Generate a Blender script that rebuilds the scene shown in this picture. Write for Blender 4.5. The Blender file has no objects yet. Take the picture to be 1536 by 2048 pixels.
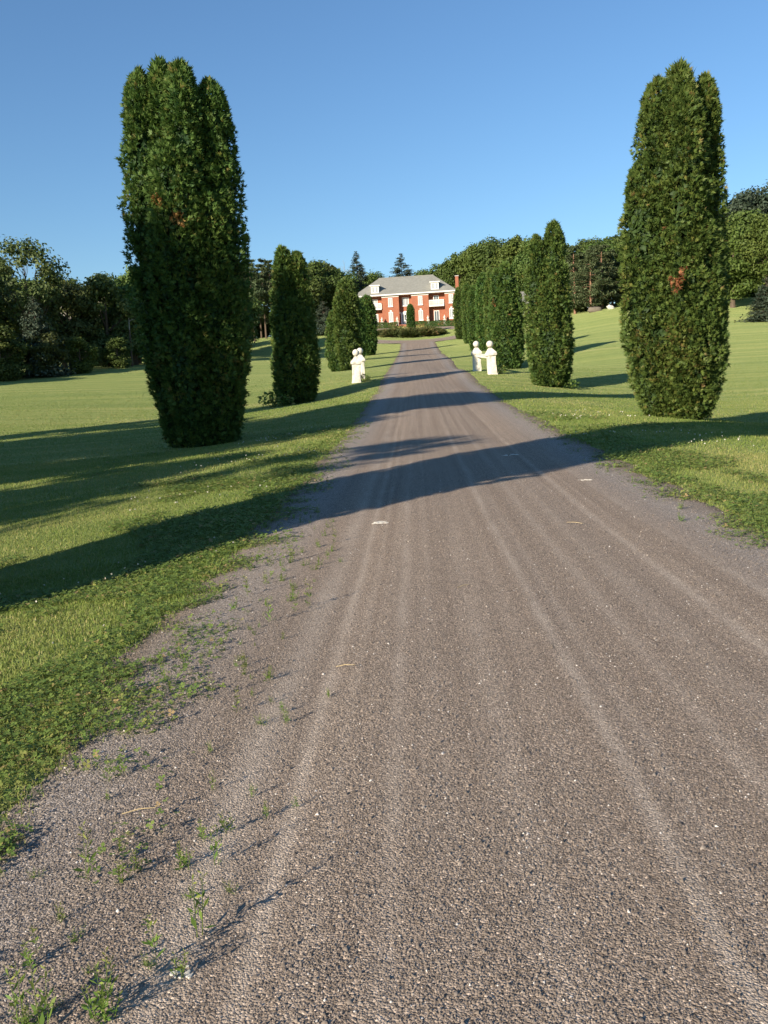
import bpy, math, random
import numpy as np
from mathutils import Matrix, Vector

# ------------------------------------------------------------------ camera, sky, sun, exposure
scene = bpy.context.scene
COL = scene.collection
R = math.radians
cam_data = bpy.data.cameras.new('camera')
cam_data.sensor_fit = 'VERTICAL'
cam_data.sensor_height = 24.0
cam_data.sensor_width = 18.0
cam_data.lens = 24.0 * 1738.0 / 2048.0
cam_data.clip_start = 0.05
cam_data.clip_end = 2000.0
cam = bpy.data.objects.new('camera', cam_data)
COL.objects.link(cam)
cam.matrix_world = Matrix.Translation((0, 0, 1.5)) @ Matrix.Rotation(R(90 - 7.8), 4, 'X') @ Matrix.Rotation(R(-3.0), 4, 'Z')
scene.camera = cam

SUN_AZ = 44.0      # shadows fall this many degrees to the right of straight ahead
SUN_EL = 19.5
world = bpy.data.worlds.new('World')
scene.world = world
world.use_nodes = True
wn = world.node_tree
wn.nodes.clear()
sky = wn.nodes.new('ShaderNodeTexSky')
sky.sky_type = 'NISHITA'
sky.sun_disc = False
sky.sun_elevation = R(SUN_EL)
sky.sun_rotation = R(180 + SUN_AZ)
sky.altitude = 100
sky.air_density = 1.25
sky.dust_density = 0.0
sky.ozone_density = 6.1
bg = wn.nodes.new('ShaderNodeBackground')
bg.inputs['Strength'].default_value = 0.088
wo = wn.nodes.new('ShaderNodeOutputWorld')
wn.links.new(sky.outputs[0], bg.inputs[0])
wn.links.new(bg.outputs[0], wo.inputs[0])

sun_data = bpy.data.lights.new('sun', 'SUN')
sun_data.energy = 5.0
sun_data.angle = R(0.55)
sun_data.color = (1.0, 0.88, 0.72)
sun = bpy.data.objects.new('sun', sun_data)
COL.objects.link(sun)
sun.location = (-60, -70, 60)
sun.rotation_euler = (R(90 - SUN_EL), 0, R(-SUN_AZ))

scene.view_settings.view_transform = 'Standard'
scene.view_settings.look = 'None'
scene.view_settings.gamma = 1.0
scene.view_settings.use_curve_mapping = False
scene.view_settings.exposure = 0.85
scene.cycles.max_bounces = 5
scene.cycles.diffuse_bounces = 3
scene.cycles.glossy_bounces = 2
scene.cycles.transmission_bounces = 3
scene.cycles.transparent_max_bounces = 6

# ------------------------------------------------------------------ terrain heights
RY = [-80,-20,0,9.6,14,17.4,22.5,29.7,40.8,62,84,105,126,138,150,163,175,200,260,420]
RH = [-2.2,-1.65,-1.5,-1.42,-1.28,-1.17,-1.0,-.64,.04,1.47,2.95,4.4,6.1,7.7,9.6,11.8,12.6,14,17,20]
_yy = np.arange(-120, 460, .5)
_k = np.exp(-.5 * (np.arange(-16, 17) * .5 / 3.0) ** 2); _k /= _k.sum()
_hh = np.convolve(np.pad(np.interp(_yy, RY, RH), 16, mode='edge'), _k, mode='valid')
def road_z(y): return np.interp(y, _yy, _hh) + 1.5
def road_x(y): return .64 + .0434 * np.asarray(y, float)
CP = np.array([(0,y,0) for y in (-40,-20,0,5,10,15,20,25,30,37,45,52,60,70,80,90,100,110,120,130,140,150,160,170,200,260)] +
 [(s*2.3,y,-.02) for s in (-1,1) for y in (0,5,10,15,20,30,40,50,60,75,90,110,130)] +
 [(-3.2,5,-.10),(-3.2,14,-.10),(-4,8,-.30),(-6.7,5,-.5),(-6.7,25,-.36),(-6.8,45,-.66),(-3.9,51,-.02),(-6.6,76,-.35),(-11,36,-.64),(-18.5,45,-.4),(-12,55,-.3),
 (-31,75,.35),(-32,65,.2),(-29,85,.65),(-16,100,.3),(-15.7,150,.5),(-25,20,-.5),(-25,0,-.6),(-45,0,-.5),(-29,160,-.8),(-45,30,-.3),(-8,110,-.2),
 (6.84,25,-.26),(4.2,26,-.03),(3.9,51,.05),(6.6,47,-.55),(6.7,70.6,-.7),(6.7,108,-.3),(10,45,-1.05),(12,32,-1.0),(4.3,21,.02),(5.4,17.8,-.06),(7.4,20,-.38),(10.7,28,-.95),(27,70,-.1),(40,105,2.0),(28,130,3.7),
 (21,100,1.7),(15.4,75,.3),(11.7,58,-.45),(18,25,-.5),(22,5,-.5),(8,5,-.4),(4.6,9,-.12),(4.6,15,-.08),(45,40,0),(45,10,0),(9,15,-.5),
 (-12,165,0),(12,165,0),(-12,176,0),(12,176,0),(40,185,2),(-40,185,-.5),(60,130,4),(80,60,1.5),(-80,60,0),(-60,150,-1),(80,170,5),(-120,260,0),(120,260,3),(0,320,0),
 (-120,0,0),(120,0,0),(-120,120,0),(130,120,4),(0,-90,0),(-60,-60,0),(60,-60,0),(12,140,.6),(-60,320,0),(60,320,0)], float)
def _phi(r2): return .5 * r2 * np.log(r2 + 1e-9)
def _fit():
    n = len(CP); P = CP[:, :2] / 40
    K = _phi(((P[:, None] - P[None]) ** 2).sum(-1)) + np.eye(n) * .002
    A = np.zeros((n + 3, n + 3)); A[:n, :n] = K; A[:n, n] = 1; A[:n, n+1:] = P; A[n, :n] = 1; A[n+1:, :n] = P.T
    return np.linalg.solve(A, np.r_[CP[:, 2], 0, 0, 0])
_w = _fit()
def offs(u, y):
    u = np.asarray(u, float); y = np.asarray(y, float); sh = np.broadcast(u, y).shape
    u, y = np.broadcast_arrays(u, y)
    Q = np.stack([u.ravel(), y.ravel()], 1) / 40; out = np.empty(len(Q)); n = len(CP)
    for i in range(0, len(Q), 20000):
        q = Q[i:i+20000]
        out[i:i+20000] = _phi(((q[:, None] - CP[None, :, :2] / 40) ** 2).sum(-1)) @ _w[:n] + _w[n] + q @ _w[n+1:]
    fall = np.clip((260 - np.hypot(u, y - 80).ravel()) / 120, 0, 1)
    return (out * fall).reshape(sh)
def ground(x, y):
    x = np.asarray(x, float); y = np.asarray(y, float)
    return road_z(y) + offs(x - road_x(y), y)
def gz(x, y): return float(ground(x, y))

# ------------------------------------------------------------------ small numeric helpers
def hash2(ix, iy, seed):
    h = (ix.astype(np.int64) * 374761393 + iy.astype(np.int64) * 668265263 + seed * 1442695041) & 0xffffffff
    h = ((h ^ (h >> 13)) * 1274126177) & 0xffffffff
    return ((h ^ (h >> 16)) & 0xffff) / 65535.0
def vnoise(x, y, seed=0):
    x = np.asarray(x, float); y = np.asarray(y, float)
    ix = np.floor(x); iy = np.floor(y); fx = x - ix; fy = y - iy
    fx = fx * fx * (3 - 2 * fx); fy = fy * fy * (3 - 2 * fy)
    a = hash2(ix, iy, seed); b = hash2(ix + 1, iy, seed); c = hash2(ix, iy + 1, seed); d = hash2(ix + 1, iy + 1, seed)
    return (a * (1 - fx) + b * fx) * (1 - fy) + (c * (1 - fx) + d * fx) * fy
def fbm(x, y, seed=0, o=3):
    s = 0; a = .5; t = 0
    for k in range(o):
        s = s + a * vnoise(np.asarray(x) * 2 ** k, np.asarray(y) * 2 ** k, seed + k * 17); t += a; a *= .5
    return s / t
def unit(v): return v / (np.linalg.norm(v, axis=-1, keepdims=True) + 1e-12)

def build_mesh(name, V, F, tint=None, uv=None, smooth=False):
    V = np.asarray(V, np.float32); F = np.asarray(F, np.int32)
    me = bpy.data.meshes.new(name)
    n, k = F.shape
    me.vertices.add(len(V)); me.vertices.foreach_set('co', V.ravel())
    me.loops.add(n * k); me.loops.foreach_set('vertex_index', F.ravel())
    me.polygons.add(n); me.polygons.foreach_set('loop_start', np.arange(0, n * k, k, dtype=np.int32))
    if smooth: me.polygons.foreach_set('use_smooth', np.ones(n, bool))
    if tint is not None:
        a = me.attributes.new('tint', 'FLOAT', 'POINT'); a.data.foreach_set('value', np.asarray(tint, np.float32))
    if uv is not None:
        l = me.uv_layers.new(name='metres'); l.data.foreach_set('uv', np.asarray(uv, np.float32)[F.ravel()].ravel())
    me.update(calc_edges=True)
    return me
def link(name, me, mat=None, parent=None, loc=None, rotz=0.0, scale=None):
    if mat is not None and not me.materials: me.materials.append(mat)
    o = bpy.data.objects.new(name, me); COL.objects.link(o)
    if mat is not None and me.materials[0] != mat: o.material_slots[0].link = 'OBJECT'; o.material_slots[0].material = mat
    if parent is not None: o.parent = parent
    if loc is not None: o.location = loc
    if rotz: o.rotation_euler = (0, 0, rotz)
    if scale is not None: o.scale = scale if hasattr(scale, '__len__') else (scale,) * 3
    return o
def tag(o, label, cat, group=None, kind=None):
    if label: o['label'] = label
    if cat: o['category'] = cat
    if group: o['group'] = group
    if kind: o['kind'] = kind
    return o
def thing(name, label, cat, loc=(0, 0, 0), rotz=0.0, group=None):
    o = bpy.data.objects.new(name, None); COL.objects.link(o)
    o.location = loc; o.rotation_euler = (0, 0, rotz); o.empty_display_size = .3
    return tag(o, label, cat, group)
def structure(o): o['kind'] = 'structure'; return o

class MB:
    """collects shapes into one polygon mesh"""
    def __init__(s): s.v = []; s.f = []
    def add(s, vs, fs):
        b = len(s.v); s.v += [tuple(v) for v in vs]; s.f += [tuple(i + b for i in f) for f in fs]; return s
    def box(s, x0, x1, y0, y1, z0, z1):
        return s.add([(x0,y0,z0),(x1,y0,z0),(x1,y1,z0),(x0,y1,z0),(x0,y0,z1),(x1,y0,z1),(x1,y1,z1),(x0,y1,z1)],
                     [(0,3,2,1),(4,5,6,7),(0,1,5,4),(1,2,6,5),(2,3,7,6),(3,0,4,7)])
    def lathe(s, prof, n=20, c=(0, 0, 0)):
        vs = [(c[0]+r*math.cos(2*math.pi*i/n), c[1]+r*math.sin(2*math.pi*i/n), c[2]+z) for r, z in prof for i in range(n)]
        fs = [(k*n+i, k*n+(i+1) % n, (k+1)*n+(i+1) % n, (k+1)*n+i) for k in range(len(prof)-1) for i in range(n)]
        fs += [tuple(range(n-1, -1, -1)), tuple((len(prof)-1)*n+i for i in range(n))]
        return s.add(vs, fs)
    def tube(s, pts, rad, n=7):
        pts = [Vector(p) for p in pts]; vs = []; fs = []
        for k, p in enumerate(pts):
            d = (pts[min(k+1, len(pts)-1)] - pts[max(k-1, 0)]).normalized()
            a = d.cross(Vector((.31, .95, .05))).normalized(); b = d.cross(a)
            r = rad[k] if hasattr(rad, '__len__') else rad
            vs += [p + a*(r*math.cos(2*math.pi*i/n)) + b*(r*math.sin(2*math.pi*i/n)) for i in range(n)]
        m = len(pts)
        fs = [(k*n+i, k*n+(i+1) % n, (k+1)*n+(i+1) % n, (k+1)*n+i) for k in range(m-1) for i in range(n)]
        fs += [tuple(range(n-1, -1, -1)), tuple((m-1)*n+i for i in range(n))]
        return s.add(vs, fs)
    def mesh(s, name, smooth=False):
        me = bpy.data.meshes.new(name); me.from_pydata(s.v, [], s.f)
        if smooth: me.polygons.foreach_set('use_smooth', np.ones(len(s.f), bool))
        me.update(); return me
    def build(s, name, mat, parent=None, smooth=False, **kw): return link(name, s.mesh(name, smooth), mat, parent, **kw)

# ------------------------------------------------------------------ materials
def new_mat(name):
    m = bpy.data.materials.new(name); m.use_nodes = True; m.node_tree.nodes.clear(); return m, m.node_tree
def nd(nt, t, **kw):
    n = nt.nodes.new(t)
    for k, v in kw.items():
        if k.startswith('_'): setattr(n, k[1:], v)
        else: n.inputs[k.replace('__', ' ')].default_value = v
    return n
def ramp(nt, fac, stops, interp='LINEAR'):
    r = nt.nodes.new('ShaderNodeValToRGB'); r.color_ramp.interpolation = interp
    e = r.color_ramp.elements
    while len(e) > 1: e.remove(e[-1])
    e[0].position = stops[0][0]; e[0].color = (*stops[0][1], 1)
    for p, c in stops[1:]:
        x = e.new(p); x.color = (*c, 1)
    nt.links.new(fac, r.inputs[0]); return r.outputs[0]
def math_(nt, op, a, b=None, c=None, clamp=False):
    n = nt.nodes.new('ShaderNodeMath'); n.operation = op; n.use_clamp = clamp
    for i, v in enumerate((a, b, c)):
        if v is None: continue
        if isinstance(v, (int, float)): n.inputs[i].default_value = v
        else: nt.links.new(v, n.inputs[i])
    return n.outputs[0]
def mix(nt, fac, a, b, mode='MIX'):
    n = nt.nodes.new('ShaderNodeMix'); n.data_type = 'RGBA'; n.blend_type = mode
    for s, v in ((n.inputs[0], fac), (n.inputs[6], a), (n.inputs[7], b)):
        if isinstance(v, (int, float)): s.default_value = v
        elif isinstance(v, tuple): s.default_value = (*v, 1)
        else: nt.links.new(v, s)
    return n.outputs[2]
def noise(nt, vec, scale, detail=3, rough=.55):
    n = nd(nt, 'ShaderNodeTexNoise', Scale=scale, Detail=detail, Roughness=rough)
    if vec is not None: nt.links.new(vec, n.inputs['Vector'])
    return n.outputs['Fac']
def finish(nt, color, rough=.8, bump=None, bstr=.3, bdist=.02, spec=.3, translucent=0.0, metallic=0.0, sheen=0.0):
    p = nd(nt, 'ShaderNodeBsdfPrincipled', Roughness=rough, Metallic=metallic)
    p.inputs['Specular IOR Level'].default_value = spec
    if sheen:
        p.inputs['Sheen Weight'].default_value = sheen; p.inputs['Sheen Roughness'].default_value = .45; p.inputs['Sheen Tint'].default_value = (.75, .85, .35, 1)
    if isinstance(color, tuple): p.inputs['Base Color'].default_value = (*color, 1)
    else: nt.links.new(color, p.inputs['Base Color'])
    if bump is not None:
        b = nd(nt, 'ShaderNodeBump', Strength=bstr, Distance=bdist); nt.links.new(bump, b.inputs['Height'])
        nt.links.new(b.outputs[0], p.inputs['Normal'])
    out = nt.nodes.new('ShaderNodeOutputMaterial'); sh = p.outputs[0]
    if translucent > 0:
        t = nt.nodes.new('ShaderNodeBsdfTranslucent')
        if isinstance(color, tuple): t.inputs[0].default_value = (*color, 1)
        else: nt.links.new(color, t.inputs[0])
        ms = nt.nodes.new('ShaderNodeMixShader'); ms.inputs[0].default_value = translucent
        nt.links.new(sh, ms.inputs[1]); nt.links.new(t.outputs[0], ms.inputs[2]); sh = ms.outputs[0]
    nt.links.new(sh, out.inputs[0])
def obj_co(nt): return nt.nodes.new('ShaderNodeTexCoord').outputs['Object']
def plain(name, col, rough=.7, var=.12, scale=6., bstr=.15, spec=.3):
    m, nt = new_mat(name); co = obj_co(nt)
    f = noise(nt, co, scale, 4)
    c = mix(nt, f, tuple(x*(1-var) for x in col), tuple(min(1, x*(1+var)) for x in col))
    finish(nt, c, rough, noise(nt, co, scale*4, 3), bstr, .01, spec); return m
def leaf_mat(name, stops, trans=.25, rough=.6, vary=.25):
    m, nt = new_mat(name)
    a = nt.nodes.new('ShaderNodeAttribute'); a.attribute_name = 'tint'
    c = ramp(nt, a.outputs['Fac'], stops)
    oi = nt.nodes.new('ShaderNodeObjectInfo')
    h = nt.nodes.new('ShaderNodeHueSaturation'); nt.links.new(c, h.inputs['Color'])
    nt.links.new(math_(nt, 'MULTIPLY_ADD', oi.outputs['Random'], vary, 1 - vary/2), h.inputs['Value'])
    nt.links.new(math_(nt, 'MULTIPLY_ADD', oi.outputs['Random'], .03, .485), h.inputs['Hue'])
    finish(nt, h.outputs[0], rough, spec=.25, translucent=trans); return m

M = {}
M['thuja'] = leaf_mat('thuja_foliage', [(0, (.022,.052,.014)), (.45, (.060,.116,.024)), (.8, (.115,.170,.034)), (.94, (.18,.172,.042)), (1, (.18,.13,.045))], .2, vary=.12)
M['dead'] = leaf_mat('dead_thuja_foliage', [(0, (.15,.065,.025)), (.5, (.31,.125,.045)), (1, (.40,.24,.10))], .15)
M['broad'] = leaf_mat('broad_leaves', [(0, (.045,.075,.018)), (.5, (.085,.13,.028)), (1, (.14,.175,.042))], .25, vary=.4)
M['olive'] = leaf_mat('olive_brown_leaves', [(0, (.05,.07,.02)), (.5, (.09,.118,.034)), (1, (.15,.16,.055))], .25, vary=.4)
M['light'] = leaf_mat('light_green_leaves', [(0, (.055,.095,.018)), (.5, (.10,.15,.03)), (1, (.16,.20,.045))], .3, vary=.2)
M['needle'] = leaf_mat('pine_needles', [(0, (.045,.07,.03)), (.5, (.09,.122,.05)), (1, (.15,.172,.08))], .1, vary=.3)
M['spruce'] = leaf_mat('spruce_needles', [(0, (.028,.045,.026)), (.5, (.05,.075,.045)), (1, (.085,.105,.065))], .1, vary=.3)
M['juniper'] = leaf_mat('juniper_sprays', [(0, (.05,.075,.025)), (.5, (.10,.12,.035)), (.75, (.17,.13,.05)), (1, (.20,.11,.055))], .15)
M['grass'] = leaf_mat('grass_blades', [(0, (.125,.19,.035)), (.45, (.20,.26,.052)), (.8, (.30,.305,.09)), (1, (.46,.38,.17))], .35, vary=0)
M['weed'] = leaf_mat('weed_leaves', [(0, (.08,.15,.03)), (.5, (.14,.22,.04)), (1, (.28,.27,.06))], .35, vary=.3)
M['clover'] = leaf_mat('clover_leaves', [(0, (.10,.18,.04)), (.6, (.175,.26,.058)), (.9, (.30,.31,.085)), (1, (.40,.30,.13))], .3, vary=0)
M['bark'] = plain('bark', (.11,.08,.055), .9, .35, 5, .6)
M['pine_bark'] = plain('orange_pine_bark', (.24,.135,.085), .9, .35, 5, .6)
M['pale_bark'] = plain('pale_dead_bark', (.26,.235,.20), .9, .3, 5, .5)
M['white'] = plain('white_paint', (.80,.78,.72), .6, .05, 4, .08)
M['dark_glass'] = plain('window_glass', (.10,.12,.13), .08, .2, 2, .02, .6)  # dark glass colour, also on the door handle and lantern
M['curtain'] = plain('pale_curtained_glass', (.34,.36,.36), .25, .12, 3, .04, .5)
M['concrete'] = plain('pale_concrete', (.45,.42,.38), .85, .2, 5, .4)

def brick_mat():
    m, nt = new_mat('red_brick'); co = obj_co(nt)
    mp = nd(nt, 'ShaderNodeMapping'); nt.links.new(co, mp.inputs[0]); mp.inputs['Rotation'].default_value = (R(90), 0, 0)
    b = nd(nt, 'ShaderNodeTexBrick', Scale=1.0); nt.links.new(mp.outputs[0], b.inputs['Vector'])
    b.inputs['Color1'].default_value = (.36,.115,.052,1); b.inputs['Color2'].default_value = (.29,.085,.04,1); b.inputs['Mortar'].default_value = (.36,.25,.19,1)
    b.inputs['Mortar Size'].default_value = .007; b.inputs['Brick Width'].default_value = .22; b.inputs['Row Height'].default_value = .075
    f = noise(nt, co, 1.1, 4)
    c = mix(nt, .35, b.outputs['Color'], ramp(nt, f, [(.3, (.24,.065,.032)), (.7, (.40,.14,.062))]))
    finish(nt, c, .85, b.outputs['Fac'], -.2, .01); return m
M['brick'] = brick_mat()
def shingle_mat():
    m, nt = new_mat('grey_shingles'); co = obj_co(nt)
    w = nd(nt, 'ShaderNodeTexWave', Scale=1.2, Distortion=1.5); w.bands_direction = 'Z'; nt.links.new(co, w.inputs['Vector'])
    v = nd(nt, 'ShaderNodeTexVoronoi', Scale=3.2); nt.links.new(co, v.inputs['Vector'])
    c = mix(nt, noise(nt, co, .8, 5), (.208,.205,.178), (.275,.272,.24))
    vs = nt.nodes.new('ShaderNodeSeparateColor'); nt.links.new(v.outputs['Color'], vs.inputs[0])
    c = mix(nt, .5, c, ramp(nt, vs.outputs[0], [(0, (.8,.8,.78)), (1, (1.12,1.12,1.08))]), 'MULTIPLY')
    finish(nt, c, .9, w.outputs['Fac'], .35, .02); return m
M['shingle'] = shingle_mat()
def stone_white():
    m, nt = new_mat('weathered_white_stone'); co = obj_co(nt)
    f = noise(nt, co, 9, 5, .65); g = noise(nt, co, 2.3, 4)
    c = mix(nt, ramp(nt, f, [(.38, (0,0,0)), (.68, (1,1,1))]), (.60,.55,.45), (.80,.77,.68))
    c = mix(nt, ramp(nt, g, [(.50, (0,0,0)), (.70, (.75,.75,.75))]), c, (.40,.38,.30))
    finish(nt, c, .85, noise(nt, co, 26, 4, .7), .7, .02); return m
M['stone_white'] = stone_white()

def lawn_mat():
    m, nt = new_mat('mown_lawn'); co = obj_co(nt)
    big = noise(nt, co, .09, 4); mid = noise(nt, co, .7, 5, .65); fine = noise(nt, co, 9, 4, .7)
    mp = nd(nt, 'ShaderNodeMapping'); nt.links.new(co, mp.inputs[0])
    mp.inputs['Rotation'].default_value = (0, 0, R(22)); mp.inputs['Scale'].default_value = (.045, 1.0, .05)
    stripe = noise(nt, mp.outputs[0], 1.0, 2)
    f = math_(nt, 'ADD', math_(nt, 'MULTIPLY', big, .26), math_(nt, 'MULTIPLY_ADD', mid, .22, -.19))
    f = math_(nt, 'ADD', f, math_(nt, 'MULTIPLY', stripe, .90))
    c = ramp(nt, f, [(.34, (.095,.148,.022)), (.48, (.150,.195,.036)), (.58, (.21,.232,.052)), (.70, (.29,.268,.088))])
    c = mix(nt, math_(nt, 'MULTIPLY', fine, .35), c, (.085,.115,.025), 'MIX')
    h = math_(nt, 'ADD', noise(nt, co, 38, 2, .7), math_(nt, 'MULTIPLY', noise(nt, co, 7, 3), 1.3))
    finish(nt, c, .9, h, 1.0, .06, spec=.15, sheen=.40); return m
M['lawn'] = lawn_mat()

def gravel_mat():
    m, nt = new_mat('packed_gravel')
    uvn = nt.nodes.new('ShaderNodeUVMap'); uvn.uv_map = 'metres'; uv = uvn.outputs[0]
    sx = nt.nodes.new('ShaderNodeSeparateXYZ'); nt.links.new(uv, sx.inputs[0]); U = sx.outputs[0]; V = sx.outputs[1]
    mp = nd(nt, 'ShaderNodeMapping'); nt.links.new(uv, mp.inputs[0]); mp.inputs['Scale'].default_value = (7.0, .06, 1)
    streak = noise(nt, mp.outputs[0], 1.0, 4, .6)
    mpw = nd(nt, 'ShaderNodeMapping'); nt.links.new(uv, mpw.inputs[0]); mpw.inputs['Scale'].default_value = (.2, .16, 1)
    wander = math_(nt, 'MULTIPLY_ADD', noise(nt, mpw.outputs[0], 1.0, 2), .14, -.07)
    Uw = math_(nt, 'ADD', U, wander)
    tracks = None
    for c0, wd, amp in ((-1.38,.09,.95),(-1.16,.04,.95),(-1.02,.03,.5),(-.80,.045,.75),(-.62,.03,.35),(-.36,.08,.35),(.08,.045,1.0),(.22,.03,.4),(.52,.05,.55),(.80,.10,.4),(1.16,.05,.85),(1.32,.03,.4),(1.62,.06,.7)):
        d = math_(nt, 'DIVIDE', math_(nt, 'SUBTRACT', Uw, c0), wd)
        g = math_(nt, 'MULTIPLY', math_(nt, 'POWER', 2.718, math_(nt, 'MULTIPLY', math_(nt, 'MULTIPLY', d, d), -1.0)), amp)
        tracks = g if tracks is None else math_(nt, 'ADD', tracks, g)
    patchy = noise(nt, uv, .9, 4, .6)
    tracks = math_(nt, 'MULTIPLY', tracks, math_(nt, 'MAXIMUM', math_(nt, 'MULTIPLY_ADD', V, -.028, 1.15), .22))
    tracks = math_(nt, 'MULTIPLY', tracks, ramp(nt, patchy, [(.3, (.25,)*3), (.65, (1,)*3)]), clamp=True)
    au = math_(nt, 'ABSOLUTE', U)
    edge = ramp(nt, au, [(.0, (0,)*3), (.001, (0,)*3)])
    edge = math_(nt, 'SMOOTHSTEP', 0, 0) if False else math_(nt, 'MULTIPLY', math_(nt, 'SUBTRACT', au, 1.55), 2.2, clamp=True)
    # grains
    v = nd(nt, 'ShaderNodeTexVoronoi', Scale=140.0); nt.links.new(uv, v.inputs['Vector'])
    v2 = nd(nt, 'ShaderNodeTexVoronoi', Scale=300.0); nt.links.new(uv, v2.inputs['Vector'])
    sc = nt.nodes.new('ShaderNodeSeparateColor'); nt.links.new(v.outputs['Color'], sc.inputs[0])
    sc2 = nt.nodes.new('ShaderNodeSeparateColor'); nt.links.new(v2.outputs['Color'], sc2.inputs[0])
    base = mix(nt, math_(nt, 'MULTIPLY_ADD', streak, 2.2, -.6, clamp=True), (.245,.186,.138), (.35,.276,.21))
    base = mix(nt, edge, base, (.315,.268,.225))
    base = mix(nt, math_(nt, 'MULTIPLY', tracks, .72), base, (.49,.405,.32))
    soil = math_(nt, 'MULTIPLY', math_(nt, 'SUBTRACT', math_(nt, 'ADD', au, math_(nt, 'MULTIPLY_ADD', noise(nt, uv, 2.2, 4), .7, -.35)), 2.15), 2.5, clamp=True)
    base = mix(nt, math_(nt, 'MULTIPLY', soil, .8), base, (.20,.15,.095))
    grain = ramp(nt, sc.outputs[0], [(0, (.42,)*3), (.35, (.8,)*3), (.7, (1.12,)*3), (.95, (1.5,)*3), (1, (2.3,)*3)])
    grain2 = ramp(nt, sc2.outputs[1], [(0, (.65,)*3), (.6, (1.0,)*3), (1, (1.35,)*3)])
    col = mix(nt, math_(nt, 'MULTIPLY_ADD', tracks, -.5, .95), base, grain, 'MULTIPLY')
    col = mix(nt, .8, col, grain2, 'MULTIPLY')
    hgt = math_(nt, 'ADD', math_(nt, 'MULTIPLY', v.outputs['Distance'], -1.0), math_(nt, 'MULTIPLY', v2.outputs['Distance'], -.35))
    hgt = math_(nt, 'ADD', hgt, math_(nt, 'MULTIPLY', sc.outputs[1], .5))
    finish(nt, col, .92, hgt, .55, .010, spec=.2); return m
M['gravel'] = gravel_mat()
def pebble_mat():
    m, nt = new_mat('crushed_stone')
    a = nt.nodes.new('ShaderNodeAttribute'); a.attribute_name = 'tint'
    c = ramp(nt, a.outputs['Fac'], [(0, (.12,.098,.078)), (.4, (.228,.184,.145)), (.75, (.325,.268,.214)), (.95, (.44,.38,.31)), (1, (.70,.64,.56))])
    finish(nt, c, .9, spec=.2); return m
M['pebble'] = pebble_mat()

# ------------------------------------------------------------------ setting: lawn, drive, turning loop
LOOP = (6.2, 149.0, 11.6, 2.3)
def edge_left(y):  return -(2.14 - .30 * np.exp(-((np.asarray(y, float) - 3.1) / 1.2) ** 2) + .13 * (fbm(y * .8, 3.1, 5) - .5) * 2 + .10 * (vnoise(y * 3.1, 8.2, 9) - .5))
def edge_right(y): return 2.26 + .22 * (fbm(y * .7, 9.4, 21) - .5) * 2 + .10 * (vnoise(y * 2.7, 1.2, 19) - .5)

def grow(a, b, s0, k):
    out = [a]; s = s0
    while out[-1] < b: out.append(out[-1] + s); s *= k
    return out
us = sorted(set(np.round(np.concatenate([np.arange(-15, 15.01, .3), np.arange(-3.6, -1.9, .1), np.arange(1.9, 3.6, .1)]), 3))); tail = grow(15.6, 900, .8, 1.16)
us = np.array([-t for t in reversed(tail)] + us + tail)
ys = np.array(sorted([-t for t in grow(1.5, 500, 1.5, 1.3)] + list(np.arange(-1, 45, .35)) + list(np.arange(45, 92, .8)) + list(np.arange(92, 185, 1.5)) + grow(186.5, 1300, 3, 1.15)))
UU, YY = np.meshgrid(us, ys)
XX = UU + road_x(np.clip(YY, -100, 200))
ZZ = road_z(YY) + offs(UU, YY)
ZZ += .05 * (fbm(XX * .35, YY * .35, 3) - .5) * np.clip((np.abs(UU) - 2.6) / 2, 0, 1) * np.clip((YY - 55) / 20, 0, 1)
dist_loop = np.abs(np.hypot(XX - LOOP[0], YY - LOOP[1]) - LOOP[2])
e_out = np.where(UU < 0, -edge_left(YY), edge_right(YY)) + .38     # how far the gravel reaches under the turf
under = np.where(YY < 139, np.clip((e_out + .1 - np.abs(UU)) / .2, 0, 1), 0)
under = np.maximum(under, np.clip((LOOP[3] + .6 - dist_loop) / .6, 0, 1))
ZZ -= .07 * under
nu, ny = len(us), len(ys)
idx = np.arange(nu * ny).reshape(ny, nu)
F = np.stack([idx[:-1, :-1], idx[:-1, 1:], idx[1:, 1:], idx[1:, :-1]], -1).reshape(-1, 4)
lawn = link('lawn', build_mesh('lawn', np.stack([XX, YY, ZZ], -1).reshape(-1, 3), F, smooth=True), M['lawn'])
structure(lawn); lawn['label'] = 'mown green lawn sloping up to the brick house'

def rut(u): return -.014 * np.exp(-((u + 1.22) / .22) ** 2) - .012 * np.exp(-((u - 1.05) / .25) ** 2) + .006 * np.exp(-((u - .08) / .08) ** 2)
ds = np.concatenate([np.arange(-6, 40, .2), np.arange(40, 139.1, .9)])
tt = np.linspace(-1, 1, 61)
E0 = edge_left(ds) - .62; E1 = edge_right(ds) + .62
UD = E0[:, None] + (E1 - E0)[:, None] * (tt[None] * .5 + .5)
YD = np.repeat(ds[:, None], 61, 1)
XD_ = UD + road_x(YD)
ZD = road_z(YD) + offs(UD, YD) + rut(UD) + .012
edge_in = np.minimum(UD - E0[:, None], E1[:, None] - UD)             # sink smoothly under the turf at both sides
ZD -= .075 * np.clip(1 - edge_in / .30, 0, 1) ** 1.2 - .02 * (fbm(XD_ * 5, YD * 5, 12) - .5) * np.clip(1 - edge_in / .5, 0, 1)
XD = XD_
idx = np.arange(UD.size).reshape(UD.shape)
F = np.stack([idx[:-1, :-1], idx[:-1, 1:], idx[1:, 1:], idx[1:, :-1]], -1).reshape(-1, 4)
drive = link('driveway', build_mesh('driveway', np.stack([XD, YD, ZD], -1).reshape(-1, 3), F, uv=np.stack([UD, YD], -1).reshape(-1, 2), smooth=True), M['gravel'])
structure(drive); drive['label'] = 'straight gravel driveway with pale wheel tracks'
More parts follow.
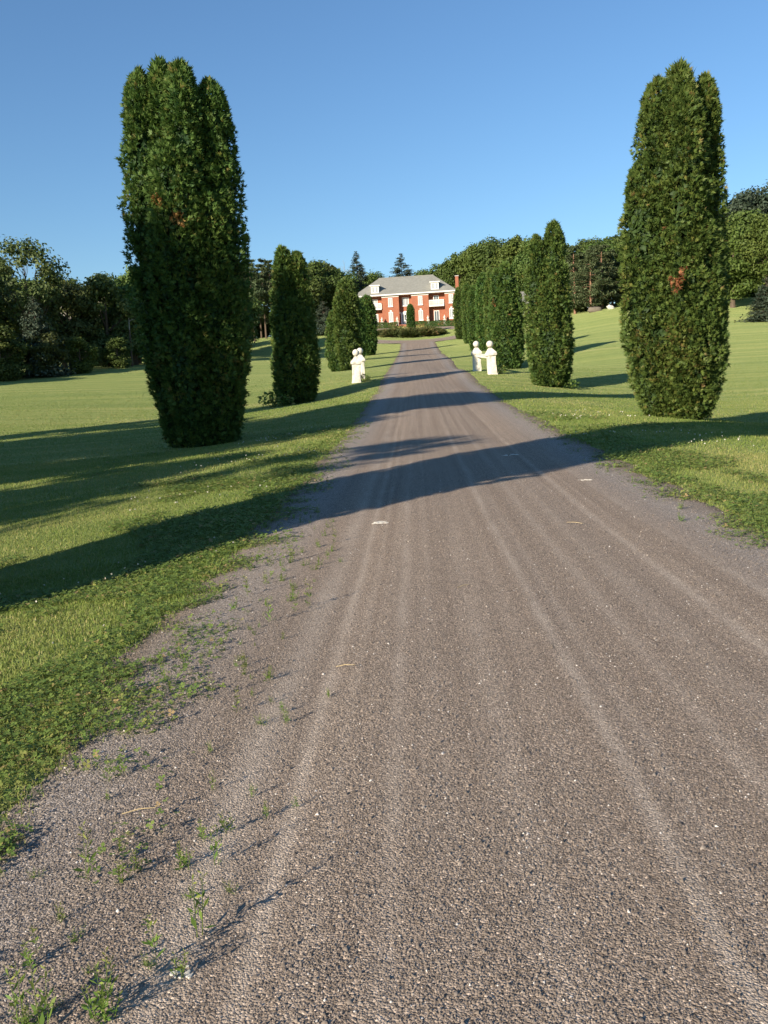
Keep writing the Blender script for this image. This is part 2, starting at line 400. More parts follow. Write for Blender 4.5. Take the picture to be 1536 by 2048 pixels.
th = np.linspace(0, 2 * np.pi, 181); rr = np.linspace(LOOP[2] - LOOP[3], LOOP[2] + LOOP[3], 13)
TH, RR = np.meshgrid(th, rr)
XL = LOOP[0] + RR * np.cos(TH); YL = LOOP[1] + RR * np.sin(TH)
ZL = ground(XL, YL) + .022
idx = np.arange(TH.size).reshape(TH.shape)
F = np.stack([idx[:-1, :-1], idx[:-1, 1:], idx[1:, 1:], idx[1:, :-1]], -1).reshape(-1, 4)[:, ::-1]
loop = link('turning_loop_drive', build_mesh('turning_loop_drive', np.stack([XL, YL, ZL], -1).reshape(-1, 3), F, uv=np.stack([RR - LOOP[2], TH * LOOP[2]], -1).reshape(-1, 2), smooth=True), M['gravel'])
structure(loop); loop['label'] = 'gravel turning loop in front of the brick house'

# ------------------------------------------------------------------ the brick house
def make_house():
    rot = R(-6); base = (5.95, 165.0, 13.85)
    h = thing('brick_house', 'two storey red brick house with grey hipped roof at the end of the driveway', 'house', base, rot)
    D = 10.6; E = 5.45; rec = 1.0
    # walls: footprint polygon with three recessed bays
    xs = [(-9.35,0),(-7.35,0),(-7.35,rec),(-4.35,rec),(-4.35,0),(-1.18,0),(-1.18,rec),(1.18,rec),(1.18,0),(4.35,0),(4.35,rec),(7.35,rec),(7.35,0),(9.35,0),(9.35,D),(-9.35,D)]
    n = len(xs); w = MB()
    w.add([(x, y, -1.6) for x, y in xs] + [(x, y, E) for x, y in xs], [(i, (i+1) % n, (i+1) % n + n, i + n) for i in range(n)])
    w.build('wall', M['brick'], h)
    # roof: hipped, with soffit slab and white gutter
    o = .42; x1 = 9.35 + o; y0 = -o; y1 = D + o; rz = E + .16; top = rz + 3.75; rx = 5.15; ym = (y0 + y1) / 2
    rf = MB().add([(-x1,y0,rz),(x1,y0,rz),(x1,y1,rz),(-x1,y1,rz),(-rx,ym,top),(rx,ym,top)], [(0,1,5,4),(1,2,5),(2,3,4,5),(3,0,4),(3,2,1,0)]).build('roof', M['shingle'], h)
    MB().box(-x1+.02, x1-.02, y0+.02, y1-.02, E+.004, rz-.003).build('soffit', M['white'], rf)
    g = MB(); g.box(-x1-.08, x1+.08, y0-.10, y0-.003, rz-.16, rz+.05); g.box(x1+.003, x1+.10, y0, y1, rz-.16, rz+.05); g.box(-x1-.10, -x1-.003, y0, y1, rz-.16, rz+.05)
    g.build('gutter', M['white'], rf)
    MB().box(-rx-.1, rx+.1, ym-.11, ym+.11, top-.05, top+.05).build('ridge_cap', M['shingle'], rf)
    for a, b in ((-9.37,-7.33),(-4.37,-1.16),(1.16,4.37),(7.33,9.37)):
        MB().box(a, b, -.05, -.003, E-.30, E).build('frieze_board', M['white'], h)
    # windows
    def window(cx, wd, z0, z1, y, cols=2, keystone=False, shut=True):
        f = MB(); t = .11
        for q in ((cx-wd/2, cx-wd/2+t, z0, z1), (cx+wd/2-t, cx+wd/2, z0, z1)): f.box(q[0], q[1], y-.07, y-.003, q[2], q[3])
        f.box(cx-wd/2+t, cx+wd/2-t, y-.068, y-.003, z0, z0+t); f.box(cx-wd/2+t, cx+wd/2-t, y-.068, y-.003, z1-t, z1)
        wf = f.build('window', M['white'], h)
        pw = (wd - 2*t) / cols
        for i in range(cols):
            a = cx - wd/2 + t + pw*i
            MB().box(a+.035, a+pw-.035, y-.03, y-.003, z0+t, z1-t).build('pane', M['curtain'] if shut else M['dark_glass'], wf)
        b = MB()
        for i in range(1, cols): b.box(cx-wd/2+t+pw*i-.035, cx-wd/2+t+pw*i+.035, y-.055, y-.003, z0+t, z1-t)
        if cols > 1: b.build('glazing_bar', M['white'], wf)
        MB().box(cx-wd/2-.08, cx+wd/2+.08, y-.16, y-.004, z0-.10, z0-.002).build('sill', M['white'], wf)
        if keystone:
            MB().add([(cx-.12,y-.07,z1+.02),(cx+.12,y-.07,z1+.02),(cx+.2,y-.07,z1+.3),(cx-.2,y-.07,z1+.3),(cx-.12,y-.003,z1+.02),(cx+.12,y-.003,z1+.02),(cx+.2,y-.003,z1+.3),(cx-.2,y-.003,z1+.3)],
                     [(0,1,2,3),(7,6,5,4),(0,4,5,1),(1,5,6,2),(2,6,7,3),(3,7,4,0)]).build('keystone', M['white'], wf)
    for cx in (-2.75, 2.82, 8.5, -8.4):
        window(cx, .80, 3.45, 5.0, 0); window(cx, .80, .65, 2.45, 0, keystone=True)
    window(0, 1.25, 3.5, 5.05, rec)
    for sx in (-1, 1):
        window(sx*5.72, 1.0, 3.19, 5.05, rec, 2, shut=(sx < 0)); window(sx*5.72, 1.0, .25, 2.3, rec, 2, shut=(sx < 0))
    # entrance: arched white surround, two leaves, side lights
    y = rec; d = MB(); N = 10
    arc = [(.95*math.cos(math.pi*i/N), 2.05+.5*math.sin(math.pi*i/N)) for i in range(N+1)]
    pts = [(.95, 0.0)] + arc + [(-.95, 0.0)]; m = len(pts)
    d.add([(x, y-.09, z) for x, z in pts] + [(x, y-.003, z) for x, z in pts], [tuple(range(m-1, -1, -1))] + [(i, (i+1) % m, (i+1) % m + m, i+m) for i in range(m)])
    dr = d.build('door', M['white'], h)
    for a, b, c, e in ((-.72,-.42,.2,1.95),(.42,.72,.2,1.95),(-.3,-.04,.95,1.9),(.04,.3,.95,1.9)):
        MB().box(a, b, y-.12, y-.092, c, e).build('pane', M['dark_glass'], dr)
    MB().box(-.04, -.01, y-.15, y-.092, .95, 1.1).build('handle', M['dark_glass'], dr)
    MB().box(-1.3, 1.3, -1.0, .99, -1.2, -.02).build('step', M['brick'], h)
    MB().box(-1.7, 1.7, -1.9, -1.003, -1.2, -.22).build('step', M['brick'], h)
    # balconies
    for sx in (-1, 1):
        a, b = (4.42, 7.18) if sx > 0 else (-7.18, -4.42); y0b, y1b = -.25, rec - .003; zf = 2.98
        bal = MB().box(a, b, y0b, y1b, zf, zf+.2).build('balcony', M['white'], h)
        MB().box(a, b, y0b, y0b+.09, zf+1.08, zf+1.19).build('rail', M['white'], bal)
        MB().box(a, a+.08, y0b+.093, y1b, zf+1.08, zf+1.18).build('rail', M['white'], bal)
        MB().box(b-.08, b, y0b+.093, y1b, zf+1.08, zf+1.18).build('rail', M['white'], bal)
        bm = MB().box(-.045, .045, -.02, .02, 0, .875).mesh('baluster')
        nb = 17
        for i in range(nb): link('baluster', bm, M['white'], bal, loc=(a+.06+(b-a-.12)*i/(nb-1), y0b+.045, zf+.202))
        for e in (a+.045, b-.045):
            for i in range(1, 6): link('baluster', bm, M['white'], bal, loc=(e, y0b+.045+(y1b-y0b-.1)*i/6, zf+.202))
    # dormers
    slope = 3.75 / (ym - y0)
    for cx in (-5.55, 5.6):
        yf = .32; zb = rz + (yf - y0)*slope - .28; zt = zb + 1.55; yb = y0 + (zt - rz)/slope + .3
        dm = MB().box(cx-.72, cx+.72, yf, yb, zb, zt).build('dormer', M['white'], h)
        MB().box(cx-.95, cx+.95, yf-.22, yb+.1, zt+.003, zt+.17).build('dormer_roof', M['white'], dm)
        for q in (-1, 1):
            MB().box(cx+q*.34-.19, cx+q*.34+.19, yf-.02, yf-.003, zb+.42, zt-.16).build('pane', M['curtain'], dm)
    # chimney on the right gable
    ch = MB().box(9.353, 9.95, 4.4, 5.2, -1.5, 8.7).build('chimney', M['brick'], h)
    MB().box(9.28, 10.02, 4.33, 5.27, 8.703, 8.86).build('chimney_cap', M['concrete'], ch)
    # wall lantern by the door
    MB().lathe([(.05,0),(.1,.08),(.1,.28),(.03,.36)], 8, (-1.02, -.2, 2.0)).build('wall_lantern', M['dark_glass'], h)
    return h, rot, base
house, HROT, HBASE = make_house()
def house_pt(x, y):
    c, s = math.cos(HROT), math.sin(HROT)
    return HBASE[0] + x*c - y*s, HBASE[1] + x*s + y*c

# the small outbuilding whose roof shows between the right-hand cedars
ox, oy = 26.2, 152.0; oz = gz(ox, oy)
ob = thing('outbuilding', 'low outbuilding with grey roof half hidden behind the right row of cedars', 'building', (ox, oy, oz), R(8))
MB().box(-3, 3, -2.5, 2.5, -.4, 2.6).build('wall', M['concrete'], ob)
MB().add([(-3.4,-2.9,2.6),(3.4,-2.9,2.6),(3.4,2.9,2.6),(-3.4,2.9,2.6),(-3.4,0,4.9),(3.4,0,4.9)], [(0,1,5,4),(2,3,4,5),(1,2,5),(3,0,4),(3,2,1,0)]).build('roof', M['shingle'], ob)
MB().box(-.5, .5, -2.56, -2.503, 0, 2.1).build('door', M['white'], ob)

# ------------------------------------------------------------------ gate: white stone pillars and low walls
def jitter(me, amt, seed):
    rng = np.random.default_rng(seed); co = np.empty(len(me.vertices)*3); me.vertices.foreach_get('co', co)
    co += rng.normal(0, amt, co.size); me.vertices.foreach_set('co', co); me.update()
def square_prof(prof, sub=4):
    """square section with several points along each side, so it can be weathered"""
    vs = []; ring = []
    for i in range(4):
        for k in range(sub):
            t = k / sub * 2 - 1
            ring.append(((t, -1), (1, t), (-t, 1), (-1, -t))[i])
    n = len(ring)
    for r, z in prof: vs += [(x*r*(1-.05*(abs(x*y) > .98)), y*r*(1-.05*(abs(x*y) > .98)), z) for x, y in ring]
    fs = [(k*n+i, k*n+(i+1) % n, (k+1)*n+(i+1) % n, (k+1)*n+i) for k in range(len(prof)-1) for i in range(n)]
    fs += [tuple(range(n-1, -1, -1)), tuple((len(prof)-1)*n+i for i in range(n))]
    return vs, fs
def gate_pillar(x, y, label, tilt=0.0, s=1.0, seed=0, slim=.80):
    t = thing('gate_pillar', label, 'pillar', (x, y, gz(x, y) - .05), R(3), 'white gate pillars')
    t.rotation_euler = (R(tilt*.3), R(tilt), R(3))
    m = MB().add(*square_prof([(.33*slim,-.25),(.33*slim,.03),(.30*slim,.10),(.285*slim,.3),(.28*slim,.55),(.28*slim,.8),(.285*slim,1.02)])).mesh('shaft'); jitter(m, .008, seed)
    link('shaft', m, M['stone_white'], t)
    m = MB().add(*square_prof([(.30*slim,1.023),(.37*slim,1.05),(.385*slim,1.14),(.35*slim,1.20),(.22*slim,1.33),(.12,1.42),(.07,1.46)])).mesh('cap'); jitter(m, .007, seed+1)
    link('cap', m, M['stone_white'], t)
    pr = [(.075,1.463),(.08,1.5)] + [(.185*math.sin(a)+.004, 1.665-.185*math.cos(a)) for a in np.linspace(.45, math.pi-.05, 14)]
    m = MB().lathe(pr, 22).mesh('ball', True); jitter(m, .002, seed+2)
    link('ball', m, M['stone_white'], t)
    t.scale = (s, s, s); return t
gate_pillar(-1.2, 50.9, 'nearer white stone ball-topped pillar left of the driveway', 2.0, 1.05, 1)
gate_pillar(-.98, 54.3, 'farther white ball-topped pillar left of the driveway, half hidden behind its neighbour', 0.5, 1.04, 5)
gate_pillar(6.72, 51.1, 'nearer white stone ball-topped pillar right of the driveway', -3.0, 1.06, 9)
gate_pillar(6.3, 55.2, 'farther white ball-topped pillar right of the driveway, beside the wing wall', 0.0, 1.03, 13)
def gate_rail(p, q, label):
    d = Vector((q[0]-p[0], q[1]-p[1])); L = d.length; z0, z1 = gz(*p) + .98, gz(*q) + .98
    t = thing('gate_rail', label, 'rail', ((p[0]+q[0])/2, (p[1]+q[1])/2, (z0+z1)/2), math.atan2(d.y, d.x))
    hw = L/2 - .15; k = (z1-z0)/L
    def bar(h0, h1, w): return MB().add([(-hw,-w,-hw*k+h0),(hw,-w,hw*k+h0),(hw,w,hw*k+h0),(-hw,w,-hw*k+h0),(-hw,-w,-hw*k+h1),(hw,-w,hw*k+h1),(hw,w,hw*k+h1),(-hw,w,-hw*k+h1)], [(0,3,2,1),(4,5,6,7),(0,1,5,4),(1,2,6,5),(2,3,7,6),(3,0,4,7)])
    bar(-.10, .06, .07).build('beam', M['stone_white'], t); bar(.063, .11, .10).build('coping', M['stone_white'], t)
gate_rail((6.72, 51.1), (6.3, 55.2), 'white horizontal rail joining the two pillars right of the driveway')

# white garden ornaments along the house front, each a pedestal with an urn and finial
for hx, where in ((-4.4, 'left of the left-hand tall windows'), (-1.55, 'just left of the front door'), (4.15, 'under the right balcony near the brick corner'), (7.2, 'near the right end of the house')):
    wx, wy = house_pt(hx, -.75)
    t = thing('garden_ornament', 'small white urn on a pedestal ' + where, 'ornament', (wx, wy, gz(wx, wy) - .02), HROT, 'white ornaments along the house front')
    MB().add(*square_prof([(.3,-.1),(.3,.1),(.24,.16),(.22,1.05),(.3,1.1),(.3,1.2)], 2)).build('pedestal', M['stone_white'], t)
    MB().lathe([(.12,1.203),(.08,1.28),(.2,1.45),(.25,1.62),(.16,1.7),(.07,1.78),(.11,1.9),(.03,2.0)], 14).build('urn', M['stone_white'], t, smooth=True)

# ------------------------------------------------------------------ plants: generators
def leaf_quads(P, N, size, rng, asp=.6, tint=None):
    """one bent rhombus per leaf clump"""
    n = len(P)
    a = unit(np.cross(N, rng.normal(size=(n, 3)))); b = np.cross(N, a)
    s = (size * np.ones(n))[:, None]
    V = np.stack([P - a*s, P - b*s*asp + N*s*.15, P + a*s, P + b*s*asp + N*s*.15], 1).reshape(-1, 3)
    i = np.arange(n)[:, None] * 4
    F = np.concatenate([i + [0, 1, 2], i + [0, 2, 3]], 1).reshape(-1, 3)
    t = None if tint is None else np.repeat(tint, 4)
    return V, F, t
def cat_mesh(parts):
    V = []; F = []; T = []; b = 0
    for v, f, t in parts:
        V.append(v); F.append(f + b); T.append(t); b += len(v)
    return np.concatenate(V), np.concatenate(F), np.concatenate(T)
def sprays(B, D, L, rng, fingers=5, fan=.85, wid=.13, tint=None, pointed=True):
    """flat fans of pointed scale-leaf fingers"""
    n = len(B); S = unit(np.cross(D, rng.normal(size=(n, 3)))); Nn = np.cross(D, S)
    Vs = []; Fs = []; Ts = []; off = 0
    for k in range(fingers):
        a = (k / max(1, fingers - 1) * 2 - 1) * fan + rng.normal(0, .14, n)
        fd = D * np.cos(a)[:, None] + S * np.sin(a)[:, None] + Nn * rng.normal(0, .15, n)[:, None]
        sd = np.cross(Nn, fd)
        ln = (L * (1 - .28 * np.abs(a)) * rng.uniform(.75, 1.15, n))[:, None]; w = ln * wid * 1.3
        if pointed:
            V = np.stack([B + fd*ln*.12 + sd*w, B + fd*ln, B + fd*ln*.12 - sd*w], 1).reshape(-1, 3)
            Vs.append(V); Fs.append(np.arange(3*n).reshape(-1, 3) + off); off += 3*n
            Ts.append(np.repeat(np.clip(tint + rng.normal(0, .05, n), 0, 1), 3)); continue
        V = np.stack([B + fd*ln*.05, B + fd*ln*.55 + sd*w, B + fd*ln, B + fd*ln*.55 - sd*w], 1).reshape(-1, 3)
        i = np.arange(n)[:, None] * 4 + off
        Vs.append(V); Fs.append(np.concatenate([i + [0, 1, 2], i + [0, 2, 3]], 1).reshape(-1, 3)); off += 4 * n
        Ts.append(np.repeat(np.clip(tint + rng.normal(0, .05, n), 0, 1), 4))
    return np.concatenate(Vs), np.concatenate(Fs), np.concatenate(Ts)

COLUMN = ([0, .04, .12, .3, .55, .75, .88, .95, .98, 1], [.60, .72, .88, 1.0, 1.03, .97, .84, .62, .40, .08])
CONIC = ([0, .04, .15, .35, .5, .7, .85, .95, 1], [.70, .84, .97, 1.0, .93, .70, .45, .22, .04])
BLUNT = ([0, .04, .15, .35, .5, .7, .85, .94, .98, 1], [.70, .84, .97, 1.0, .97, .85, .68, .50, .30, .06])
def thuja_mesh(name, H, leaders, n, L, seed, prof=COLUMN, fingers=5, holes=(), brown=0.0):
    """leaders: (ox, oy, height share, radius). Returns crown mesh, dead mesh or None"""
    rng = np.random.default_rng(seed); Bs = []; Ds = []; Ts = []
    area = [l[2] * l[3] for l in leaders]
    for i, (ox, oy, hs, rho) in enumerate(leaders):
        m = int(n * area[i] / sum(area) * 1.35); h = H * hs
        t = rng.uniform(0, 1, m); th = rng.uniform(0, 2*np.pi, m)
        keep = rng.uniform(0, 1, m) < np.clip(np.interp(t, *prof) * 1.0 + .25, 0, 1); t = t[keep]; th = th[keep]; m = len(t)
        lump = .16 * np.sin(th*3 + t*h*1.9 + i) * np.sin(t*h*2.7 + th*2 + seed) + .09 * np.sin(th*7 + t*h*5.1 + 2*i) + .10 * (vnoise(th*3.2, t*h*1.9, seed+i) - .5) * 2
        r = rho * np.interp(t, *prof) * (1 + lump * np.clip((1 - t) * 6, .25, 1))
        dep = np.where(rng.uniform(size=m) < .68, rng.uniform(0, .14, m), rng.uniform(.1, .55, m)) * np.clip((1-t)*5, .3, 1)
        dep = np.where(rng.uniform(size=m) < .03, -rng.uniform(.01, .06, m), dep)      # stray sprays standing proud
        c = .62 + .38 * np.clip(t / .3, 0, 1)
        r_in = np.maximum(r - dep, .02)
        P = np.stack([ox*c + r_in*np.cos(th), oy*c + r_in*np.sin(th), t*h + .03], 1)
        ok = np.ones(m, bool)
        for j, (qx, qy, qs, qr) in enumerate(leaders):
            if j == i: continue
            tj = P[:, 2] / (H*qs); cj = .62 + .38 * np.clip(tj / .3, 0, 1)
            rj = np.where(tj < 1, qr * np.interp(tj, *prof), 0)
            ok &= np.hypot(P[:, 0] - qx*cj, P[:, 1] - qy*cj) > rj - .22
        pit = fbm(th*rho*2.3 + i*3.7, t*h*1.7, seed + 31) + .25*(fbm(th*rho*6 + i, t*h*3.5, seed + 33) - .5)
        ok &= ~((dep < .16) & (pit < .36)) | (t > .9)
        for hx, hy, hz, hr in holes:
            ok &= ~((np.abs(P[:, 2]-hz) < hr) & (np.hypot(P[:, 0]-hx, P[:, 1]-hy) < hr) & (rng.uniform(size=m) < .8))
        P = P[ok]; th_ = th[ok]; t_ = t[ok]
        out = np.stack([np.cos(th_), np.sin(th_), np.zeros(len(th_))], 1)
        d = unit(out * .75 + np.array([0, 0, 1.0]) * (.45 + .9 * np.clip((t_ - .9) * 10, 0, 1))[:, None] + rng.normal(0, .42, (len(P), 3)))
        tn = .30 + .42 * fbm(th_*2.2 + P[:, 0], P[:, 2]*1.3, seed + 5) + rng.normal(0, .13, len(P)) + .10 * t_
        if brown: tn = tn + brown * np.clip(fbm(th_*1.5 + 7, P[:, 2]*.8, seed + 9) - .42, 0, 1) * 2.2 * np.clip(1.35 - t_*1.5, 0, 1)
        tn = np.where(dep[ok] > .3, tn + .12, tn)
        Bs.append(P); Ds.append(d); Ts.append(tn)
    B = np.concatenate(Bs); D = np.concatenate(Ds); T = np.clip(np.concatenate(Ts), 0, 1)
    LL = L * rng.uniform(.7, 1.25, len(B)) * (1 + .7 * np.clip((B[:, 2] / H - .94) / .06, 0, 1) * (rng.uniform(size=len(B)) < .5))
    parts = [sprays(B, D, LL, rng, fingers, tint=T)]
    for ox, oy, hs, rho in leaders:      # inner foliage tinted dark, shade put into its colour, behind the outer sprays
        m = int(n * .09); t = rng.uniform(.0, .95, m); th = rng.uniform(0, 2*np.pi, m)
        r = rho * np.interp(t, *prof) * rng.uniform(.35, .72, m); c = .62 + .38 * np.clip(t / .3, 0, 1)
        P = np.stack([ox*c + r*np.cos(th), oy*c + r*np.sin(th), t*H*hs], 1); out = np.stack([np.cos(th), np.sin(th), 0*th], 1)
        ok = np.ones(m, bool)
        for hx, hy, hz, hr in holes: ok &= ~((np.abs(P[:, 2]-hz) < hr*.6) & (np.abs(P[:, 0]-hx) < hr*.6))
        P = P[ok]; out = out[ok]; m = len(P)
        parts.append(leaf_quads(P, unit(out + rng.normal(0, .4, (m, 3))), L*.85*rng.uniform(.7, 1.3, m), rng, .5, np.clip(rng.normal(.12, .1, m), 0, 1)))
    return build_mesh(name, *cat_mesh(parts))
def thuja_trunk(name, H, leaders, seed):
    m = MB(); rng = random.Random(seed)
    for ox, oy, hs, rho in leaders:
        r0 = .10 + .05 * rho
        pts = [(ox*.35, oy*.35, -.2), (ox*.55, oy*.55, H*.1), (ox*.95, oy*.95, H*.35), (ox + rng.uniform(-.05, .05), oy + rng.uniform(-.05, .05), H*hs*.7), (ox, oy, H*hs*.95)]
        m.tube(pts, [r0, r0*.8, r0*.65, r0*.35, .012], 7)
        for k in range(14):
            z = H*hs*(.06 + .84*k/14); a = rng.uniform(0, 6.28); l = rho*.75*(1 if z < H*.7 else .5)
            c = .62 + .38*min(1, z/(H*.3))
            m.tube([(ox*c, oy*c, z), (ox*c+l*.6*math.cos(a), oy*c+l*.6*math.sin(a), z+.1), (ox*c+l*math.cos(a), oy*c+l*math.sin(a), z+.3)], [.022, .014, .006], 4)
    return m.mesh(name)
def dead_patch(name, pts, L, seed):
    rng = np.random.default_rng(seed); B = []; D = []
    for x, y, z, ax, ay, r, n in pts:
        p = np.array([x, y, z]) + rng.normal(size=(n, 3)) * r * np.array([.5, .5, .75]); B.append(p)
        D.append(unit(np.array([ax, ay, .1]) + rng.normal(0, .5, (n, 3))))
    B = np.concatenate(B); D = np.concatenate(D)
    return build_mesh(name, *sprays(B, D, L * rng.uniform(.7, 1.2, len(B)), rng, 5, tint=rng.uniform(0, 1, len(B))))
def thuja(label, x, y, crown, trunk, rotz=0.0, s=1.0, sz=1.0, dead=None, group='columnar cedars lining the driveway'):
    t = thing('columnar_cedar', label, 'cedar', (x, y, gz(x, y) - .04), rotz, group); t.scale = (s, s, s*sz)
    link('crown', crown, M['thuja'], t); link('trunk', trunk, M['bark'], t)
    if dead is not None:
        o = link('dead_foliage', dead, M['dead'], t); o['label'] = 'patch of dead orange foliage'
    return t

def crown_mesh(name, H, Rr, zb, lumps, leaves, size, seed, shape=1.0, open_=0.0, flat=.0):
    """broadleaf crown: leaf clumps on the shells of many lumps spread through an egg-shaped volume"""
    rng = np.random.default_rng(seed)
    C = []; rad = []
    k = 0
    while len(C) < lumps:
        v = unit(rng.normal(size=3)) * rng.uniform(.35, 1) ** .6
        z = zb + (H - zb) * (v[2] * .5 + .5) ** shape
        w = math.sqrt(max(0.0, 1 - (2*((z-zb)/(H-zb)) - 1) ** 2)) * .6 + .4
        r = Rr * (.11 + .27 * rng.uniform() ** 1.3)
        C.append((v[0]*Rr*.86*w, v[1]*Rr*.86*w, min(z, H - r*.7))); rad.append(r)
    C = np.array(C); rad = np.array(rad)
    i = rng.choice(lumps, leaves, p=rad**2/(rad**2).sum())
    d = unit(rng.normal(size=(leaves, 3)) + np.array([0, 0, .25]))
    q = np.where(rng.uniform(size=leaves) < .1, rng.uniform(1.0, 1.4, leaves), rng.uniform(.5, 1.12, leaves)) if open_ == 0 else rng.uniform(.2, 1.25, leaves)
    P = C[i] + d * (rad[i] * q)[:, None] * np.array([1, 1, .8])
    Nn = unit(d + rng.normal(0, .55, (leaves, 3)) + np.array([0, 0, .25]))
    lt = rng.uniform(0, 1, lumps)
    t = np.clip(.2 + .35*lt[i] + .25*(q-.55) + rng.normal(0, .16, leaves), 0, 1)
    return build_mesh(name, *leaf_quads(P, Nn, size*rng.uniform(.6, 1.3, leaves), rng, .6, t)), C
def limb_mesh(name, H, zb, C, seed, r0, forks=14):
    rng = random.Random(seed); m = MB()
    top = H*.82; bend = rng.uniform(-.03, .03)*H
    ax = lambda z: (bend*(z/H)**2, bend*.5*(z/H))
    zs = [-.3, .25, H*.15, H*.35, H*.55, top]
    m.tube([(*ax(z), z) for z in zs], [r0*1.5, r0*1.1, r0*.9, r0*.65, r0*.4, r0*.1], 9)
    for k, c in enumerate(rng.sample(range(len(C)), min(forks, len(C)))):
        c = C[c]; z = max(H*.16, min(top*.95, c[2]*rng.uniform(.5, .8))); a = ax(z); hr = r0*(1-z/H)*.55
        m.tube([(*a, z), (a[0]+(c[0]-a[0])*.45, a[1]+(c[1]-a[1])*.45, z+(c[2]-z)*.35), (c[0]*.98, c[1]*.98, c[2])], [hr, hr*.65, hr*.15], 5)
    return m.mesh(name)
def pine_mesh(name, H, seed, clear=.35, Rr=2.6, leaves=4200, size=.34):
    rng = np.random.default_rng(seed); rr = random.Random(seed); m = MB(); P = []; Nn = []
    m.tube([(0,0,-.3),(0,0,.2),(.05,.03,H*.4),(.02,.08,H*.75),(0,0,H*.97)], [.24,.19,.15,.09,.02], 8)
    z = H*clear*.5; tips = []
    while z < H*.97:
        t = z/H; l = Rr*(1 - max(0, (t-.45)/.55)**1.4*.85)*(.35 if t < clear else 1)
        for b in range(rr.choice((3, 4, 5))):
            a = rr.uniform(0, 6.283); ll = l*rr.uniform(.55, 1.15)
            e = (ll*math.cos(a), ll*math.sin(a), z + ll*rr.uniform(-.12, .28)); mid = (e[0]*.5, e[1]*.5, z+ll*.02)
            m.tube([(0,0,z), mid, e], [.028, .018, .006], 4)
            if t > clear*.8 or rr.random() < .3: tips.append((mid, e, ll))
        z += H*rr.uniform(.035, .06)
    n = leaves; i = rng.integers(0, len(tips), n); A = np.array([t[0] for t in tips]); E = np.array([t[1] for t in tips]); LL = np.array([t[2] for t in tips])
    f = rng.uniform(-.45, 1.08, n)[:, None]
    P = A[i]*(1-f) + E[i]*f + rng.normal(0, 1, (n, 3))*np.array([.24, .24, .13])*(LL[i]/Rr+.4)[:, None]
    Nn = unit(rng.normal(0, .6, (n, 3)) + np.array([0, 0, .9]))
    t = np.clip(rng.normal(.5, .2, n), 0, 1)
    return build_mesh(name + '_crown', *leaf_quads(P, Nn, size*rng.uniform(.6, 1.2, n), rng, .35, t)), m.mesh(name + '_trunk')
def spruce_mesh(name, H, seed, Rr=2.9, leaves=6000, size=.34, gap=.8):
    rng = np.random.default_rng(seed); rr = random.Random(seed); m = MB(); br = []
    m.tube([(0,0,-.3),(0,0,H*.5),(0,0,H*.99)], [.25,.15,.015], 8)
    z = .35
    while z < H*.985:
        t = z/H; l = Rr*(1-t)**.85 + .12
        for b in range(6 if t < .8 else 4):
            a = rr.uniform(0, 6.283); ll = l*rr.uniform(.7, 1.12); dz = -.22*ll + .12*ll*rr.random()
            e = (ll*math.cos(a), ll*math.sin(a), z+dz+ll*.08)
            br.append(((0, 0, z), (e[0]*.6, e[1]*.6, z+dz*.75), e, ll))
            m.tube([(0,0,z), (e[0]*.6, e[1]*.6, z+dz*.75), e], [.03, .02, .008], 3)
        z += H*.03*gap*(1.25-t*.5)
    n = leaves; L = np.array([b[3] for b in br]); i = rng.choice(len(br), n, p=L/L.sum())
    A = np.array([b[1] for b in br]); E = np.array([b[2] for b in br]); f = rng.uniform(-.6, 1.05, n)[:, None]
    P = A[i]*(1-f) + E[i]*f; sw = (.10 + .16*L[i])[:, None]
    P = P + rng.normal(0, 1, (n, 3))*sw*np.array([.8, .8, .3])
    d = unit(E[i]-A[i]+1e-6)
    Nn = unit(rng.normal(0, .45, (n, 3)) + np.array([0, 0, .8]) + d*.4)
    t = np.clip(rng.normal(.5, .2, n) + .15*f[:, 0], 0, 1)
    return build_mesh(name + '_crown', *leaf_quads(P, Nn, size*rng.uniform(.6, 1.2, n)*(.6+.5*np.clip(L[i]/Rr, 0, 1)), rng, .4, t)), m.mesh(name + '_trunk')
def bare_mesh(name, H, seed):
    m = MB(); rng = random.Random(seed)
    def go(p, d, l, r, dep):
        q = p + d*l; m.tube([p, (p+q)/2 + Vector((rng.uniform(-.05, .05)*l, rng.uniform(-.05, .05)*l, 0)), q], [r, r*.8, r*.6], 5 if dep > 2 else 3)
        if dep == 0: return
        for k in range(rng.choice((2, 3, 3))):
            e = Vector((rng.gauss(0, .42), rng.gauss(0, .42), rng.gauss(.15, .2)))
            go(q, (d + e).normalized(), l*rng.uniform(.6, .82), r*.58, dep-1)
    go(Vector((0, 0, -.3)), Vector((.02, .03, 1)).normalized(), H*.30, H*.014, 5)
    return m.mesh(name)
def tree(name, label, cat, x, y, crown, trunk, cm, tm, rotz, s, group, sz=1.0):
    t = thing(name, label, cat, (x, y, gz(x, y) - .05), rotz, group); t.scale = (s, s, s*sz)
    link('crown', crown, M[cm], t)
    if trunk is not None: link('trunk', trunk, M[tm], t)
    return t

